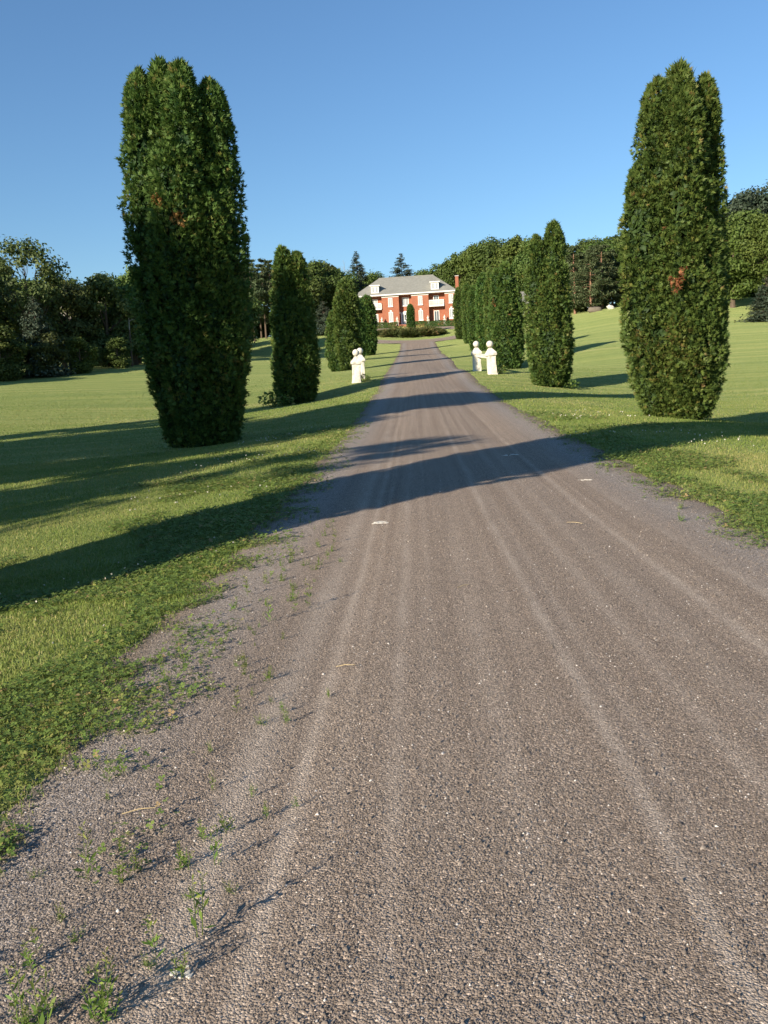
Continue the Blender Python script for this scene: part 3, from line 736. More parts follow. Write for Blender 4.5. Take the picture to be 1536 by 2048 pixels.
# ------------------------------------------------------------------ cedars along the drive
l1 = [(-.98,.05,.982,.60), (-.36,.0,1.0,.55), (.24,-.35,.985,.60), (.92,.1,.955,.66), (.62,.35,.93,.6), (-.1,-.5,.80,.78), (.60,-.2,.68,.80)]
H1 = 10.45
c_l1 = thuja_mesh('cedar_crown_a', H1, l1, 72000, .135, 11, fingers=6, holes=((.02,-1.15,6.2,.22), (-.9,-.5,6.7,.16), (.75,-.7,6.35,.14), (-.75,-.6,5.4,.14), (.05,-.7,5.7,.16)), brown=.25)
t_l1 = thuja_trunk('cedar_trunk_a', H1, l1, 1)
d_l1 = dead_patch('dead_foliage_a', [(-.50,-1.14,6.68,0,-1,.10,16), (-.42,-1.16,6.5,0,-1,.10,14), (.02,-1.16,6.15,0,-1,.13,20), (.16,-1.2,6.02,0,-1,.09,10), (-.22,-1.2,5.55,0,-1,.05,4)], .13, 3)
thuja('tallest columnar cedar, left of the driveway in the foreground, four tops', -5.12, 25.2, c_l1, t_l1, dead=d_l1)
r1 = [(-.50,.0,.970,.62), (.02,-.15,1.0,.58), (.80,.12,.975,.50), (.45,.42,.86,.5), (-.86,.1,.76,.62), (.05,-.40,.93,.62), (.3,-.3,.6,.8)]
H1r = 9.42
c_r1 = thuja_mesh('cedar_crown_b', H1r, r1, 69000, .13, 23, fingers=6, holes=((-.2,-.9,6.3,.2), (-.1,-1.0,4.9,.16), (.45,-.9,7.4,.15)), brown=.26)
t_r1 = thuja_trunk('cedar_trunk_b', H1r, r1, 2)
d_r1 = dead_patch('dead_foliage_b', [(-.36,-1.30,3.95,0,-1,.08,12), (-.42,-1.32,3.72,0,-1,.11,20), (-.56,-1.3,3.55,0,-1,.14,30), (-.62,-1.25,3.75,0,-1,.06,8), (-.75,-1.1,5.15,0,-1,.05,5)], .13, 4)
thuja('tall columnar cedar right of the driveway in the foreground, with one orange dead patch', 8.52, 24.8, c_r1, t_r1, dead=d_r1)
l2 = [(-.28,.0,1.0,.74), (.40,.1,.97,.74), (.05,-.35,.68,1.0), (-.2,.4,.75,.9)]
c_l2 = thuja_mesh('cedar_crown_c', 7.75, l2, 26000, .175, 31, BLUNT, 5, brown=.2); t_l2 = thuja_trunk('cedar_trunk_c', 7.75, l2, 3)
thuja('second cedar on the left, two-tipped, dark at its foot, before the white pillars', -4.14, 45.2, c_l2, t_l2)
r2 = [(.36,.0,1.0,.82), (-.55,.0,.935,.66), (0,-.35,.66,.98), (.1,.35,.8,.90)]
c_r2 = thuja_mesh('cedar_crown_d', 8.35, r2, 27000, .175, 37, BLUNT, 5, brown=.35); t_r2 = thuja_trunk('cedar_trunk_d', 8.35, r2, 4)
thuja('second cedar on the right, two-tipped, browning at its foot, nearest beyond the tall one', 9.22, 46.8, c_r2, t_r2)
r3 = [(.15,.0,1.0,1.05), (-.55,.2,.96,.85), (.6,.1,.85,.85), (0,-.4,.7,1.1)]
c_r3 = thuja_mesh('cedar_crown_e', 8.2, r3, 15000, .20, 41, BLUNT, 5, brown=.3); t_r3 = thuja_trunk('cedar_trunk_e', 8.2, r3, 5)
d_r3 = dead_patch('dead_foliage_c', [(-1.05,-.75,5.3,-.3,-1,.16,22), (-.95,-.8,4.95,-.3,-1,.12,10), (.1,-1.35,4.2,0,-1,.08,7)], .16, 5)
thuja('broad cedar behind the right white pillars with an orange spot', 10.5, 70.6, c_r3, t_r3, dead=d_r3)
v1 = [(0,0,1.0,.95), (.35,.2,.93,.8), (-.3,-.2,.9,.8)]
c_v = thuja_mesh('cedar_crown_f', 8.0, v1, 9500, .23, 51, COLUMN, 5, brown=.2); t_v = thuja_trunk('cedar_trunk_f', 8.0, v1, 6)
c_w = thuja_mesh('cedar_crown_g', 7.0, v1, 10000, .21, 57, COLUMN, 5, brown=.1); t_w = thuja_trunk('cedar_trunk_g', 7.0, v1, 7)
thuja('first of the five slim cedars in the right row behind the broad one', 11.25, 83, c_v, t_v, .4, .86, 1.12)
thuja('second of the five slim cedars in the right row behind the broad one', 12.0, 96, c_v, t_v, 1.7, .84, 1.20)
thuja('third of the five slim cedars in the right row behind the broad one', 12.5, 109, c_v, t_v, 2.9, .86, 1.14)
thuja('fourth of the five slim cedars in the right row, next to the last', 13.0, 123, c_v, t_v, 4.1, .80, 1.24)
thuja('last slim cedar of the right row, nearest to the brick house', 13.1, 135, c_v, t_v, 5.2, .84, 1.14)
thuja('third cedar on the left, just behind the left white pillars', -2.2, 73, c_w, t_w, .5, 1.03)
thuja('short cedar tucked against the left side of the third cedar', -3.25, 74.2, c_w, t_w, 2.2, .72)
thuja('slim cedar between the third left cedar and the brick house, half hidden', -1.9, 92, c_w, t_w, 1.1, .92)
thuja('last cedar of the left row, in front of the left balcony', -.85, 112, c_w, t_w, 3.3, 1.05)
thuja('cedar standing just left of the view whose shadow crosses the near driveway', -5.5, 6.75, c_l1, t_l1, 1.9, .92, 1.08, group='columnar cedars lining the driveway')
# island: one small cedar over a bed of junipers
isl = (5.95, 148.3)
thuja('small round-topped cedar in the middle of the turning loop', 6.2, 149.8, c_w, t_w, .9, .70, 1.0, group=None)
def juniper_mesh(name, n, seed):
    rng = np.random.default_rng(seed); a = rng.uniform(0, 6.283, n); r = np.sqrt(rng.uniform(0, 1, n))
    el = (1 - r) * 1.1 + .25
    D = unit(np.stack([np.cos(a)*np.cos(el), np.sin(a)*np.cos(el), np.sin(el)], 1) + rng.normal(0, .2, (n, 3)))
    B = np.stack([np.cos(a)*r*.95, np.sin(a)*r*.95, (1 - r**2)*.45 + rng.uniform(0, .2, n)], 1)
    return build_mesh(name, *sprays(B, D, rng.uniform(.25, .55, n), rng, 4, .6, .12, np.clip(.45 + .5*(fbm(B[:, 0]*2+seed, B[:, 1]*2, seed)-.5)*2 + rng.normal(0, .15, n), 0, 1)))
jun = [juniper_mesh('juniper_a', 900, 71), juniper_mesh('juniper_b', 900, 72)]
def juniper_stem():
    m = MB()
    for k in range(6):
        a = k*1.05; m.tube([(0,0,-.1), (.35*math.cos(a),.35*math.sin(a),.25), (.8*math.cos(a),.8*math.sin(a),.4)], [.04,.025,.008], 5)
    return m.mesh('juniper_stem')
jst = juniper_stem()
k = 0
places = ['front left', 'front centre', 'front right', 'right end', 'left end', 'middle left', 'centre front of the small cedar', 'middle right', 'back left', 'back right']
for (dx, dy, s), w in zip(((-3.0,-2.6,1.5),(-.2,-3.3,1.6),(2.6,-2.9,1.5),(4.5,-1.0,1.2),(-4.5,-.8,1.2),(-2.3,-.6,1.5),(.6,-1.4,1.45),(3.0,-.6,1.5),(-2.0,1.4,1.3),(2.9,1.4,1.3)), places):
    x, y = isl[0]+dx, isl[1]+dy
    t = thing('juniper_shrub', 'low spreading juniper at the ' + w + ' of the turning loop bed', 'shrub', (x, y, gz(x, y)-.03), k*1.3, 'junipers in the turning loop bed'); t.scale = (s*1.2, s*1.1, s*1.0)
    link('crown', jun[k % 2], M['juniper'], t); link('stems', jst, M['bark'], t); k += 1
def flower_mesh():
    rng = np.random.default_rng(5); n = 60
    P = rng.normal(size=(n, 3))*np.array([.3,.3,.16]) + np.array([0,0,.75])
    return build_mesh('flower_heads', *leaf_quads(P, unit(rng.normal(size=(n,3))+np.array([0,0,1])), .06, rng, .9, rng.uniform(0,1,n)))
M['yellow'] = leaf_mat('yellow_petals', [(0,(.42,.36,.10)),(1,(.55,.48,.16))], .2)
flm = flower_mesh(); flg = juniper_mesh('flower_leaves', 120, 90)
for (dx, dy), w in zip(((-1.6,-.2),(-.7,.6),(2.3,.2),(1.6,.8)), ('left of the small cedar in the loop bed', 'close on the left foot of the small cedar', 'right of the small cedar in the loop bed', 'close behind the right foot of the small cedar')):
    x, y = isl[0]+dx, isl[1]+dy
    t = thing('flowering_plant', 'yellow flowering plant ' + w, 'plant', (x, y, gz(x, y)), 0, 'yellow flowers in the loop bed'); t.scale = (1.2,1.2,1.5)
    link('petals', flm, M['yellow'], t); link('leaves', flg, M['weed'], t, scale=.6)

# hedges in front of the house
def hedge(x0, x1, label, seed):
    rng = np.random.default_rng(seed); L = x1-x0; h = 1.0; n = int(L*520)
    f = rng.uniform(size=n); P = np.empty((n,3)); Nn = np.empty((n,3))
    a = f < .5; b = (f >= .5) & (f < .8); c = ~(a | b)
    P[:,0] = rng.uniform(0, L, n); P[:,1] = rng.uniform(-.5,.5,n); P[:,2] = rng.uniform(0,h,n); Nn[:] = rng.normal(0,.45,(n,3))
    P[a,1] = -.5; Nn[a,1] -= 1; P[b,2] = h; Nn[b,2] += 1; P[c,1] = .5; Nn[c,1] += 1
    e = rng.uniform(size=n) < .06; P[e,0] = np.where(rng.uniform(size=e.sum()) < .5, 0, L); P[e,1] = rng.uniform(-.5,.5,e.sum()); P[e,2] = rng.uniform(0,h,e.sum())
    P += rng.normal(0,.05,(n,3)); P[:,2] += .05*np.sin(P[:,0]*1.7)*(P[:,2] > .5)
    xs, ys = [], []
    wx, wy = house_pt(x0, -3.0)
    cs, sn = math.cos(HROT), math.sin(HROT)
    gx = wx + P[:,0]*cs - P[:,1]*sn; gy = wy + P[:,0]*sn + P[:,1]*cs; z0 = gz(wx, wy)
    P[:,2] += ground(gx, gy) - z0
    t = thing('hedge', label, 'hedge', (wx, wy, z0), HROT, 'clipped hedges before the house')
    link('foliage', build_mesh('hedge_foliage', *leaf_quads(P, unit(Nn), .085*rng.uniform(.6,1.2,n), rng, .7, np.clip(rng.normal(.35,.2,n),0,1))), M['thuja'], t)
    m = MB(); r = random.Random(seed)
    for i in range(int(L*3)):
        x = (i+.5)/3; zz = gz(wx + x*cs, wy + x*sn) - z0
        for q in range(4): m.tube([(x, r.uniform(-.1,.1), zz-.1), (x+r.uniform(-.2,.2), r.uniform(-.3,.3), zz+.85)], [.03,.012], 4)
    m.build('stems', M['bark'], t)
hedge(-9.6, -1.35, 'clipped green hedge before the left half of the brick house', 61)
hedge(1.75, 9.4, 'clipped green hedge before the right half of the brick house', 62)

# ------------------------------------------------------------------ woods around the lawns
dec = []
for i, (H, Rr, zb, lm, lv, sz, sh) in enumerate(((12,4.2,1.6,90,15000,.20,.85),(14,4.6,2.0,100,16000,.21,.8),(10,3.9,.8,80,14000,.19,.9),(13,3.6,1.4,90,14000,.20,.8),(9,3.6,.2,76,12000,.18,1.0))):
    cm, C = crown_mesh('broadleaf_crown_%s' % 'abcde'[i], H, Rr, zb, lm, lv, sz, 100+i, sh)
    dec.append((H, cm, limb_mesh('broadleaf_trunk_%s' % 'abcde'[i], H, zb, C, 100+i, .17+.012*H)))
cm, C = crown_mesh('open_crown', 12.5, 3.9, 3.0, 46, 5200, .17, 131, .8, open_=1)
open_tree = (12.5, cm, limb_mesh('open_trunk', 12.5, 3.0, C, 131, .2, 30))
pines = [(14,) + pine_mesh('pine_a', 14, 201, .45, 2.4, 8000, .22), (14,) + pine_mesh('pine_b', 14, 202, .38, 2.7, 8000, .22), (10,) + pine_mesh('pine_c', 10, 203, .12, 3.7, 9500, .22), (10,) + pine_mesh('pine_d', 10, 204, .14, 3.5, 9500, .22)]
spr = [(16,) + spruce_mesh('spruce_a', 16, 301, 4.7, 16000, .28), (16,) + spruce_mesh('spruce_b', 16, 302, 6.6, 18000, .30, 1.0), (6,) + spruce_mesh('spruce_c', 6, 303, 2.5, 9000, .17)]
bare = [bare_mesh('bare_branches_a', 10, 401), bare_mesh('bare_branches_b', 15, 402)]
rt = random.Random(8)
def put(kind, var, x, y, h, label, mat='broad', tmat='bark', wide=1.0, group=None, cat='tree', name=None):
    src = {'dec': dec, 'pine': pines, 'spr': spr}[kind][var] if kind != 'open' else open_tree
    s = h / src[0]
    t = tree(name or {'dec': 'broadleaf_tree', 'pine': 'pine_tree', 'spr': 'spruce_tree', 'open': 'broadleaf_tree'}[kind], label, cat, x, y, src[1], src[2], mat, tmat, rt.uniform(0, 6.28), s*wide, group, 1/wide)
    return t
GL = 'trees at the left edge of the lawn'
put('dec', 1, -37.5, 76, 11.5, 'leafy tree at the left picture edge behind the open-crowned one', 'olive', group=GL)
put('open', 0, -31.6, 82, 12.3, 'tall thin-leaved tree with forked trunk at the far left against the sky', 'olive', group=GL)
put('spr', 2, -29.3, 77, 7.0, 'dark conical conifer at far left in front of the open tree', 'spruce', wide=.85, group=GL)
put('dec', 2, -29.9, 87, 8.6, 'brownish broadleaf tree right of the conical conifer at left', 'olive', group=GL)
put('dec', 4, -26.8, 89, 9.2, 'rounded olive tree in the middle of the left thicket', 'olive', group=GL)
put('dec', 2, -25.6, 94, 10.0, 'dense tree in the left thicket, next but one to the tall cedar', 'broad', group=GL)
put('dec', 0, -23.6, 98, 10.7, 'dense tree in the left thicket, touching the tall cedar outline', 'broad', group=GL)
put('dec', 3, -22.6, 106, 11.0, 'tree of the left thicket mostly hidden behind the tall cedar', 'olive', group=GL)
put('dec', 1, -40.0, 92, 12.5, 'back tree of the left thicket beyond the thin-leaved tree', 'olive', group=GL)
put('dec', 0, -33.5, 97, 9.5, 'back tree of the left thicket behind the brownish one', 'broad', group=GL)
put('dec', 3, -19.5, 116, 10.5, 'tree behind the tall left cedar towards the pines', 'broad', group=GL)
put('dec', 2, -20.5, 131, 10.0, 'farther tree behind the tall left cedar before the pines', 'broad', group=GL)
for x, y, h, w, mt in ((-31.0,73,4.6,'at the far left corner of the lawn','broad'), (-28.6,76.5,3.8,'under the conical conifer','olive'), (-26.6,79.5,3.3,'in the middle of the left thicket foot, bright leaved','light'), (-24.8,85,3.0,'at the right end of the left thicket','broad'), (-34.5,70,5.0,'beyond the left picture edge','broad'), (-22.0,93,3.2,'behind the left side of the tall cedar','broad')):
    put('dec', 4, x, y, h, 'bushy shrub ' + w, mt, wide=1.35, group='shrubs along the left thicket', cat='shrub', name='bush')
t = thing('bare_tree', 'leafless grey tree whose twigs show above the left thicket', 'tree', (-30.5, 93, gz(-30.5, 93)), .4); link('branches', bare[0], M['pale_bark'], t)
t = thing('bare_tree', 'leafless grey tree left of the tall spruce behind the house', 'tree', (-6.9, 184, gz(-6.9, 184)), 1.0); link('branches', bare[1], M['pale_bark'], t)
t = thing('added_stub', 'added stub whose pale top stands for a sunlit dead branch in the left thicket', 'stub', (-24.3, 88, gz(-24.3, 88)), .3)
MB().tube([(0,0,-.2),(.02,0,1.4),(.05,.02,3.6)], [.12,.10,.07], 8).build('trunk', M['bark'], t)
MB().tube([(.05,.02,3.603),(.05,0,4.2),(.08,.0,4.7)], [.06,.05,.02], 7).build('pale_top', M['pale_bark'], t)  # pale top stands for a sunlit dead branch; dark trunk added below
MB().tube([(.06,0,4.4),(.35,-.1,4.55),(.6,-.15,4.6)], [.04,.03,.015], 6).build('branch', M['pale_bark'], t)

GP = 'pines left of the house'
for (x, y, h, v), w in zip(((-26.6,166,13.9,0),(-23.5,160,14.2,1),(-21.4,158,14.8,0),(-20.2,165,15.0,1),(-18.2,160,14.3,0),(-17.0,168,13.4,1),(-24.8,172,14.5,1),(-22.2,174,14.6,0)),
    ('leftmost, behind the tall cedar','second from the left','third from the left','fourth from the left','fifth from the left','rightmost, touching the second left cedar','back row, behind the second','back row, behind the third')):
    put('pine', v, x, y, h, 'tall pine with dark bare trunk left of the house, ' + w, 'needle', 'bark', group=GP)
GB = 'broadleaf trees behind the house'
for x, y, h, v, w, mt in ((-13.3,164,11.8,2,'directly behind the second left cedar','broad'),(-11.5,172,13.6,0,'just right of the second left cedar','broad'),(-9.0,178,14.0,3,'between the second left cedar and the tall spruce','olive'),(-6.3,175,12.0,2,'close left of the tall spruce','broad'),
    (.4,205,13.2,0,'low behind the left end of the roof','light'),(11.8,205,13.0,1,'behind the roof, right of the wide spruce','broad'),(15.2,193,13.2,0,'behind the chimney','broad'),(18.5,190,15.4,3,'first one right of the chimney','broad'),
    (22.0,186,16.2,1,'second one right of the chimney','light'),(25.2,182,16.5,0,'third one right of the chimney','broad'),(28.8,178,16.6,3,'the highest above the right cedar row','light'),(31.6,172,14.6,1,'left of the second right cedar, behind it','broad'),(33.5,165,12.6,2,'behind the second right cedar','broad'),
    (7,215,13,3,'far back behind the middle of the roof','broad'),(-4,212,12.5,1,'far back behind the tall spruce','broad'),(-16,186,13,1,'far back behind the left pines and cedar','broad')):
    put('dec', v, x, y, h, 'green tree ' + w, mt, group=GB)
put('dec', 4, 27.4, 157, 9.4, 'pale feathery tree between the broad cedar and the second right cedar', 'light')
put('spr', 0, -3.0, 186, 16.6, 'tall narrow spruce rising behind the left end of the house', 'spruce', wide=.95)
put('spr', 1, 6.5, 192, 16.2, 'wide spruce rising behind the middle of the house roof', 'spruce')
put('spr', 2, -8.6, 152, 5.8, 'small bluish spruce left of the turning loop', 'spruce', wide=1.1)
GR = 'pines on the right lawn'
for (x, y, h, v), w in zip(((32.0,141,10.8,2),(32.8,134,9.3,3),(35.6,138,9.9,2),(38.3,142,9.0,3),(36.6,146,10.4,2),(41.0,139,8.4,3)),
    ('touching the second right cedar','above the boulder','with orange trunk in the middle of the group','right of the middle one','in the back row','nearest the tall right cedar')):
    put('pine', v, x, y, h, 'spreading pine on the right lawn, ' + w, 'needle', 'pine_bark', group=GR)
t = thing('dead_tree', 'bare pale dead trunk standing among the right pines', 'tree', (33.9, 136.5, gz(33.9, 136.5)), 0)
MB().tube([(0,0,-.2),(.03,0,3),(.0,.05,6),(.05,0,8.3)], [.14,.12,.09,.03], 8).build('trunk', M['pale_bark'], t)
MB().tube([(.0,.05,6),(.3,-.1,6.4),(.6,-.15,7.1)], [.04,.03,.01], 5).build('branch', M['pale_bark'], t)
GF = 'broadleaf trees along the right side'
for x, y, h, v, w, mt in ((40.6,166,12.4,0,'behind the right pines','broad'),(43.4,158,12.0,2,'right of the pines, left of the tall right cedar','broad'),(46.5,155,11.4,1,'at the left outline of the tall right cedar','broad'),(50.0,150,10.8,4,'mostly hidden behind the tall right cedar','broad'),(54.0,146,11.6,0,'hidden behind the right half of the tall right cedar','broad'),
    (60.0,151,14.0,3,'at the right outline of the tall right cedar, dark topped','spruce'),(63.8,151,16.4,1,'highest dark one near the right picture edge','spruce'),(69.0,150,17.2,0,'at the right picture edge, tall and dark','spruce'),
    (48.2,119,11.2,2,'bright green, right beside the tall right cedar','light'),(51.6,116,12.0,1,'bright green, at the right picture edge','light'),(56.5,119,12.0,3,'bright green, just beyond the right picture edge','light'),
    (57,136,9,4,'low, filling the gap under the bright ones','broad'),(50,128,6.5,4,'low and dark under the bright ones beside the right cedar','broad'),(46.0,126,5.5,4,'low bush-like, behind the tall right cedar','broad'),(76,160,16,3,'far beyond the right picture edge','broad')):
    put('dec', v, x, y, h, 'green tree ' + w, mt, group=GF)
put('spr', 2, 43.6, 98, 4.9, 'bluish low spruce at the right edge of the lawn', 'spruce', wide=1.35)
put('dec', 4, 24.3, 146, 3.0, 'round dark bush in front of the outbuilding', 'broad', wide=1.4, cat='shrub', name='bush')
put('dec', 4, 42.0, 141, 4.2, 'dark undergrowth bush behind the right pines', 'broad', wide=1.5, cat='shrub', name='bush')
put('dec', 4, 38.0, 149, 5.0, 'dark undergrowth bush deep behind the right pines', 'broad', wide=1.5, cat='shrub', name='bush')
# deeper rows of the woods, seen through the gaps
ORD = [w + ' from the left' for w in ('first','second','third','fourth','fifth','sixth','seventh','eighth','ninth','tenth','eleventh','twelfth','thirteenth','fourteenth','fifteenth','sixteenth','seventeenth','eighteenth','nineteenth')]
k = 0
for x, y, h in sorted(((-44,104,11),(-38,108,10.5),(-33,112,10.5),(-28.5,116,10.5),(-24.5,122,11),(-36,84,7.5),(-31.5,101,7),(-27.5,103,6.5),(-31,134,11),(-26,141,11.5),(-38,128,11),(-46,120,12),(-30,176,12),(-14.5,178,12.5),(-24,186,13),(-35,168,12)), key=lambda q: q[0]/q[1]):
    put('dec', (4, 2, 4, 0)[k % 4], x, y, h, 'leafy tree in the back rows of the left woods, %s of sixteen' % ORD[k], ('broad', 'olive')[k % 2], wide=1.15, group='back rows of the left woods'); k += 1
for x, y, h in sorted(((37,176,13),(44,175,13),(51,170,13),(57,166,13.5),(63,164,14),(71,165,15),(80,152,15),(66,140,11),(39,152,11),(34,150,10),(44,150,11),(59,141,13),(64,136,12),(72,132,12),(62,128,9),(30,186,14),(20,203,13),(36,160,9),(47,146,8)), key=lambda q: q[0]/q[1]):
    put('dec', (4, 0, 2, 4)[k % 4], x, y, h, 'leafy tree in the back rows of the right woods, %s of nineteen' % ORD[k-16], 'broad', wide=1.15, group='back rows of the right woods'); k += 1
# trees left of and behind the viewpoint: they throw the dappled shade over the near lawn
cm, C = crown_mesh('shade_crown', 15, 4.3, .8, 60, 15000, .22, 141, .9)
shade = (15, cm, limb_mesh('shade_trunk', 15, .8, C, 141, .3))
cm2, C2 = crown_mesh('sprig_crown', 10.8, 1.9, 7.2, 22, 900, .16, 143, .9, open_=1)
GS = 'trees left of the view that shade the near lawn'
def st(x, y, h, wide, label): tree('broadleaf_tree', label, 'tree', x, y, shade[1], shade[2], 'broad', 'bark', rt.uniform(0, 6), h/15*wide, GS, 1/wide)
st(-23.1, 8.4, 16.0, 1.15, 'leafy tree left of the view shading the foot of the tall left cedar')
st(-27.1, 15.1, 11.0, 1.6, 'leafy tree left of the view shading the lawn left of the tall cedar')
st(-23.0, 25.0, 17.0, .42, 'slender leafy tree left of the view shading the second left cedar')
tree('broadleaf_tree', 'thin young tree left of the view dappling the driveway beyond the dark band', 'tree', -17.3, 0.0, cm2, limb_mesh('sprig_trunk', 10.8, 7.2, C2, 143, .12), 'broad', 'bark', 0, 1.0, GS)
st(-18.3, 4.2, 8.8, 1.25, 'low leafy tree left of the view shading the lawn before the tall cedar')
st(-27.0, 11.0, 12.5, 1.3, 'middle-sized leafy tree left of the view, between the two that shade the left lawn')
st(-47, 52, 13.0, 1.0, 'leafy tree beyond the left picture edge shading the thicket')
st(-44, 62, 12.0, 1.0, 'second leafy tree beyond the left picture edge shading the thicket')

# ------------------------------------------------------------------ stones on the right lawn
def rock(name, label, x, y, sx, sy, sz, seed, mat, rz=0.0, tilt=0.0):
    rng = np.random.default_rng(seed); n = 14; m = 9; vs = []
    for j in range(m):
        ph = math.pi*(j+.5)/m
        for i in range(n):
            a = 2*math.pi*i/n; d = np.array([math.sin(ph)*math.cos(a), math.sin(ph)*math.sin(a), math.cos(ph)])
            k = 1 + .16*math.sin(3*d[0]+seed)*math.cos(4*d[1]) + .10*math.sin(7*d[2]+5*d[0]) + rng.normal(0, .02)
            d = np.sign(d)*np.abs(d)**.8*k; vs.append((d[0]*sx, d[1]*sy, d[2]*sz))
    fs = [(j*n+i, (j+1)*n+i, (j+1)*n+(i+1) % n, j*n+(i+1) % n) for j in range(m-1) for i in range(n)] + [tuple(range(n)), tuple((m-1)*n+n-1-i for i in range(n))]
    o = MB().add(vs, fs).build(name, mat, None, True, loc=(x, y, gz(x, y)+sz*.45))
    o.rotation_euler = (0, R(tilt), rz); return tag(o, label, 'stone')
M['granite'] = plain('brown_granite', (.16,.135,.10), .9, .3, 3, .6)
rock('boulder', 'broad brown boulder lying under the right pines', 32.8, 131.5, 1.05, .6, .46, 3, M['granite'], .1)
rock('white_stone', 'tilted white stone right of the brown boulder', 35.0, 131.0, .6, .4, .34, 8, M['stone_white'], .2, 28)

# ------------------------------------------------------------------ grass, clover, weeds
def blades(X, Y, Z, h, w, lean, tint, rng, segs=2):
    n = len(X); a = rng.uniform(0, 2*np.pi, n); d = np.stack([np.cos(a), np.sin(a), np.zeros(n)], 1)
    b = rng.uniform(0, 2*np.pi, n); s = np.stack([np.cos(b), np.sin(b), np.zeros(n)], 1)
    P = np.stack([X, Y, Z - .008], 1); up = np.array([0, 0, 1.0]); h = h[:, None]; w = w[:, None]; ln = lean[:, None]
    tip = P + up*h*np.sqrt(np.maximum(.05, 1-ln**2)) + d*h*ln
    i = np.arange(n)[:, None]
    if segs == 2:
        mid = P + up*h*.6 + d*h*ln*.35
        V = np.stack([P - s*w, P + s*w, mid - s*w*.8, mid + s*w*.8, tip], 1).reshape(-1, 3)
        F = np.concatenate([i*5 + [0, 1, 3], i*5 + [0, 3, 2], i*5 + [2, 3, 4]], 1).reshape(-1, 3)
        return V, F, np.repeat(tint, 5)
    V = np.stack([P - s*w, P + s*w, tip], 1).reshape(-1, 3)
    return V, (i*3 + [0, 1, 2]).reshape(-1, 3), np.repeat(tint, 3)
def scatter(y0, y1, dens, rng, xm=.50, pad=3.0):
    A = (y1-y0) * (xm*(y0+y1) + 2*pad)
    n = int(A*dens*1.15); y = np.sqrt(rng.uniform((y0+pad)**2, (y1+pad)**2, n)) - pad
    x = rng.uniform(-1, 1, n) * (xm*y + pad)
    ok = (np.abs(x) < .46*y + .5) | (rng.uniform(size=n) < .38)      # thinner well outside the near verge
    return x[ok], y[ok]
def on_grass(x, y, rng, soft=.25):
    u = x - road_x(y)
    d = np.where(u < 0, edge_left(y) - u, u - edge_right(y))      # metres outside the gravel
    e = np.clip(1 - d/1.1, 0, 1)                                  # near the gravel the turf breaks into clumps
    cl = fbm(x*2.6, y*2.6, 77) + .12*(vnoise(x*9, y*9, 78) - .5)
    p = np.clip((d + .28) / .5, 0, 1) * np.clip((cl - .22 - .22*e) / .20, 0, 1)
    p = np.maximum(p, .85*np.clip((d - .30) / .45, 0, 1))
    return (rng.uniform(size=len(x)) < p), d
rng = np.random.default_rng(2024)
G = []
for y0, y1, dens, hh, ww, sg in ((.6, 5, 6200, .036, .0022, 2), (5, 9, 2800, .038, .0034, 2), (9, 15, 1350, .042, .0054, 1), (15, 24, 560, .048, .0085, 1), (24, 40, 130, .052, .014, 1), (40, 66, 40, .055, .022, 1)):
    x, y = scatter(y0, y1, dens, rng); ok, d = on_grass(x, y, rng, .35); ok &= rng.uniform(size=len(x)) < np.clip((66 - y)/24, 0, 1); x, y, d = x[ok], y[ok], d[ok]; n = len(x)
    z = ground(x, y) - .02*np.clip(1 - d/.3, 0, 1)
    fr = np.clip(1 - d/1.2, 0, 1)
    h = hh*rng.uniform(.55, 1.35, n)*(1 + .25*fr)
    tn = np.clip(.42 + .40*(fbm(x*.35, y*.35, 41)-.45)*2 + rng.normal(0, .14, n) + np.where(rng.uniform(size=n) < .08, .45, 0) + .30*np.exp(-((np.abs(x-road_x(y)) - 5.2)/1.3)**2)*fbm(x*.5, y*.25, 91), 0, 1)
    G.append(blades(x, y, z, h, ww*rng.uniform(.7, 1.3, n), rng.uniform(.15, .75, n), tn, rng, sg))
grass = link('grass', build_mesh('grass', *cat_mesh(G)), M['grass'])
tag(grass, 'short mown grass blades on both sides of the driveway', 'grass', kind='stuff')

# clover and creeping weeds on the verge
def clover(x, y, z, h, s, rng, tint):
    n = len(x); a0 = rng.uniform(0, 6.283, n); tilt = rng.normal(0, .28, (n, 2)); parts = []
    for k in range(3):
        a = a0 + k*2.094; d = np.stack([np.cos(a), np.sin(a), tilt[:, 0]*np.cos(a) + tilt[:, 1]*np.sin(a) + .12], 1); q = np.stack([-np.sin(a), np.cos(a), -tilt[:, 0]*np.sin(a) + tilt[:, 1]*np.cos(a)], 1)
        c = np.stack([x, y, z + h], 1); S = s[:, None]
        V = np.stack([c, c + d*S*.6 - q*S*.48, c + d*S*1.05, c + d*S*.6 + q*S*.48], 1).reshape(-1, 3); i = np.arange(n)[:, None]*4
        parts.append((V, np.concatenate([i+[0,1,2], i+[0,2,3]], 1).reshape(-1, 3), np.repeat(tint, 4)))
    return cat_mesh(parts)
Cl = []
for y0, y1, dens, sz in ((.6, 5, 3100, .0138), (5, 9, 1800, .0162), (9, 16, 750, .022), (16, 26, 150, .032)):
    x, y = scatter(y0, y1, dens, rng); ok, d = on_grass(x, y, rng, .30); patch = fbm(x*.9, y*.9, 55)
    ok &= (patch + .30*np.clip(1 - d/1.9, -1, 1) > .50)
    x, y, d = x[ok], y[ok], d[ok]; n = len(x)
    Cl.append(clover(x, y, ground(x, y), rng.uniform(.012, .065, n), sz*rng.uniform(.6, 1.3, n), rng, np.clip(.1 + .65*fbm(x*3.1, y*3.1, 15) + rng.normal(0, .18, n) + np.where(rng.uniform(size=n) < .06, .5, 0), 0, 1)))
tag(link('clover', build_mesh('clover', *cat_mesh(Cl)), M['clover']), 'dense clover and creeping weeds along the gravel edge', 'ground cover', kind='stuff')
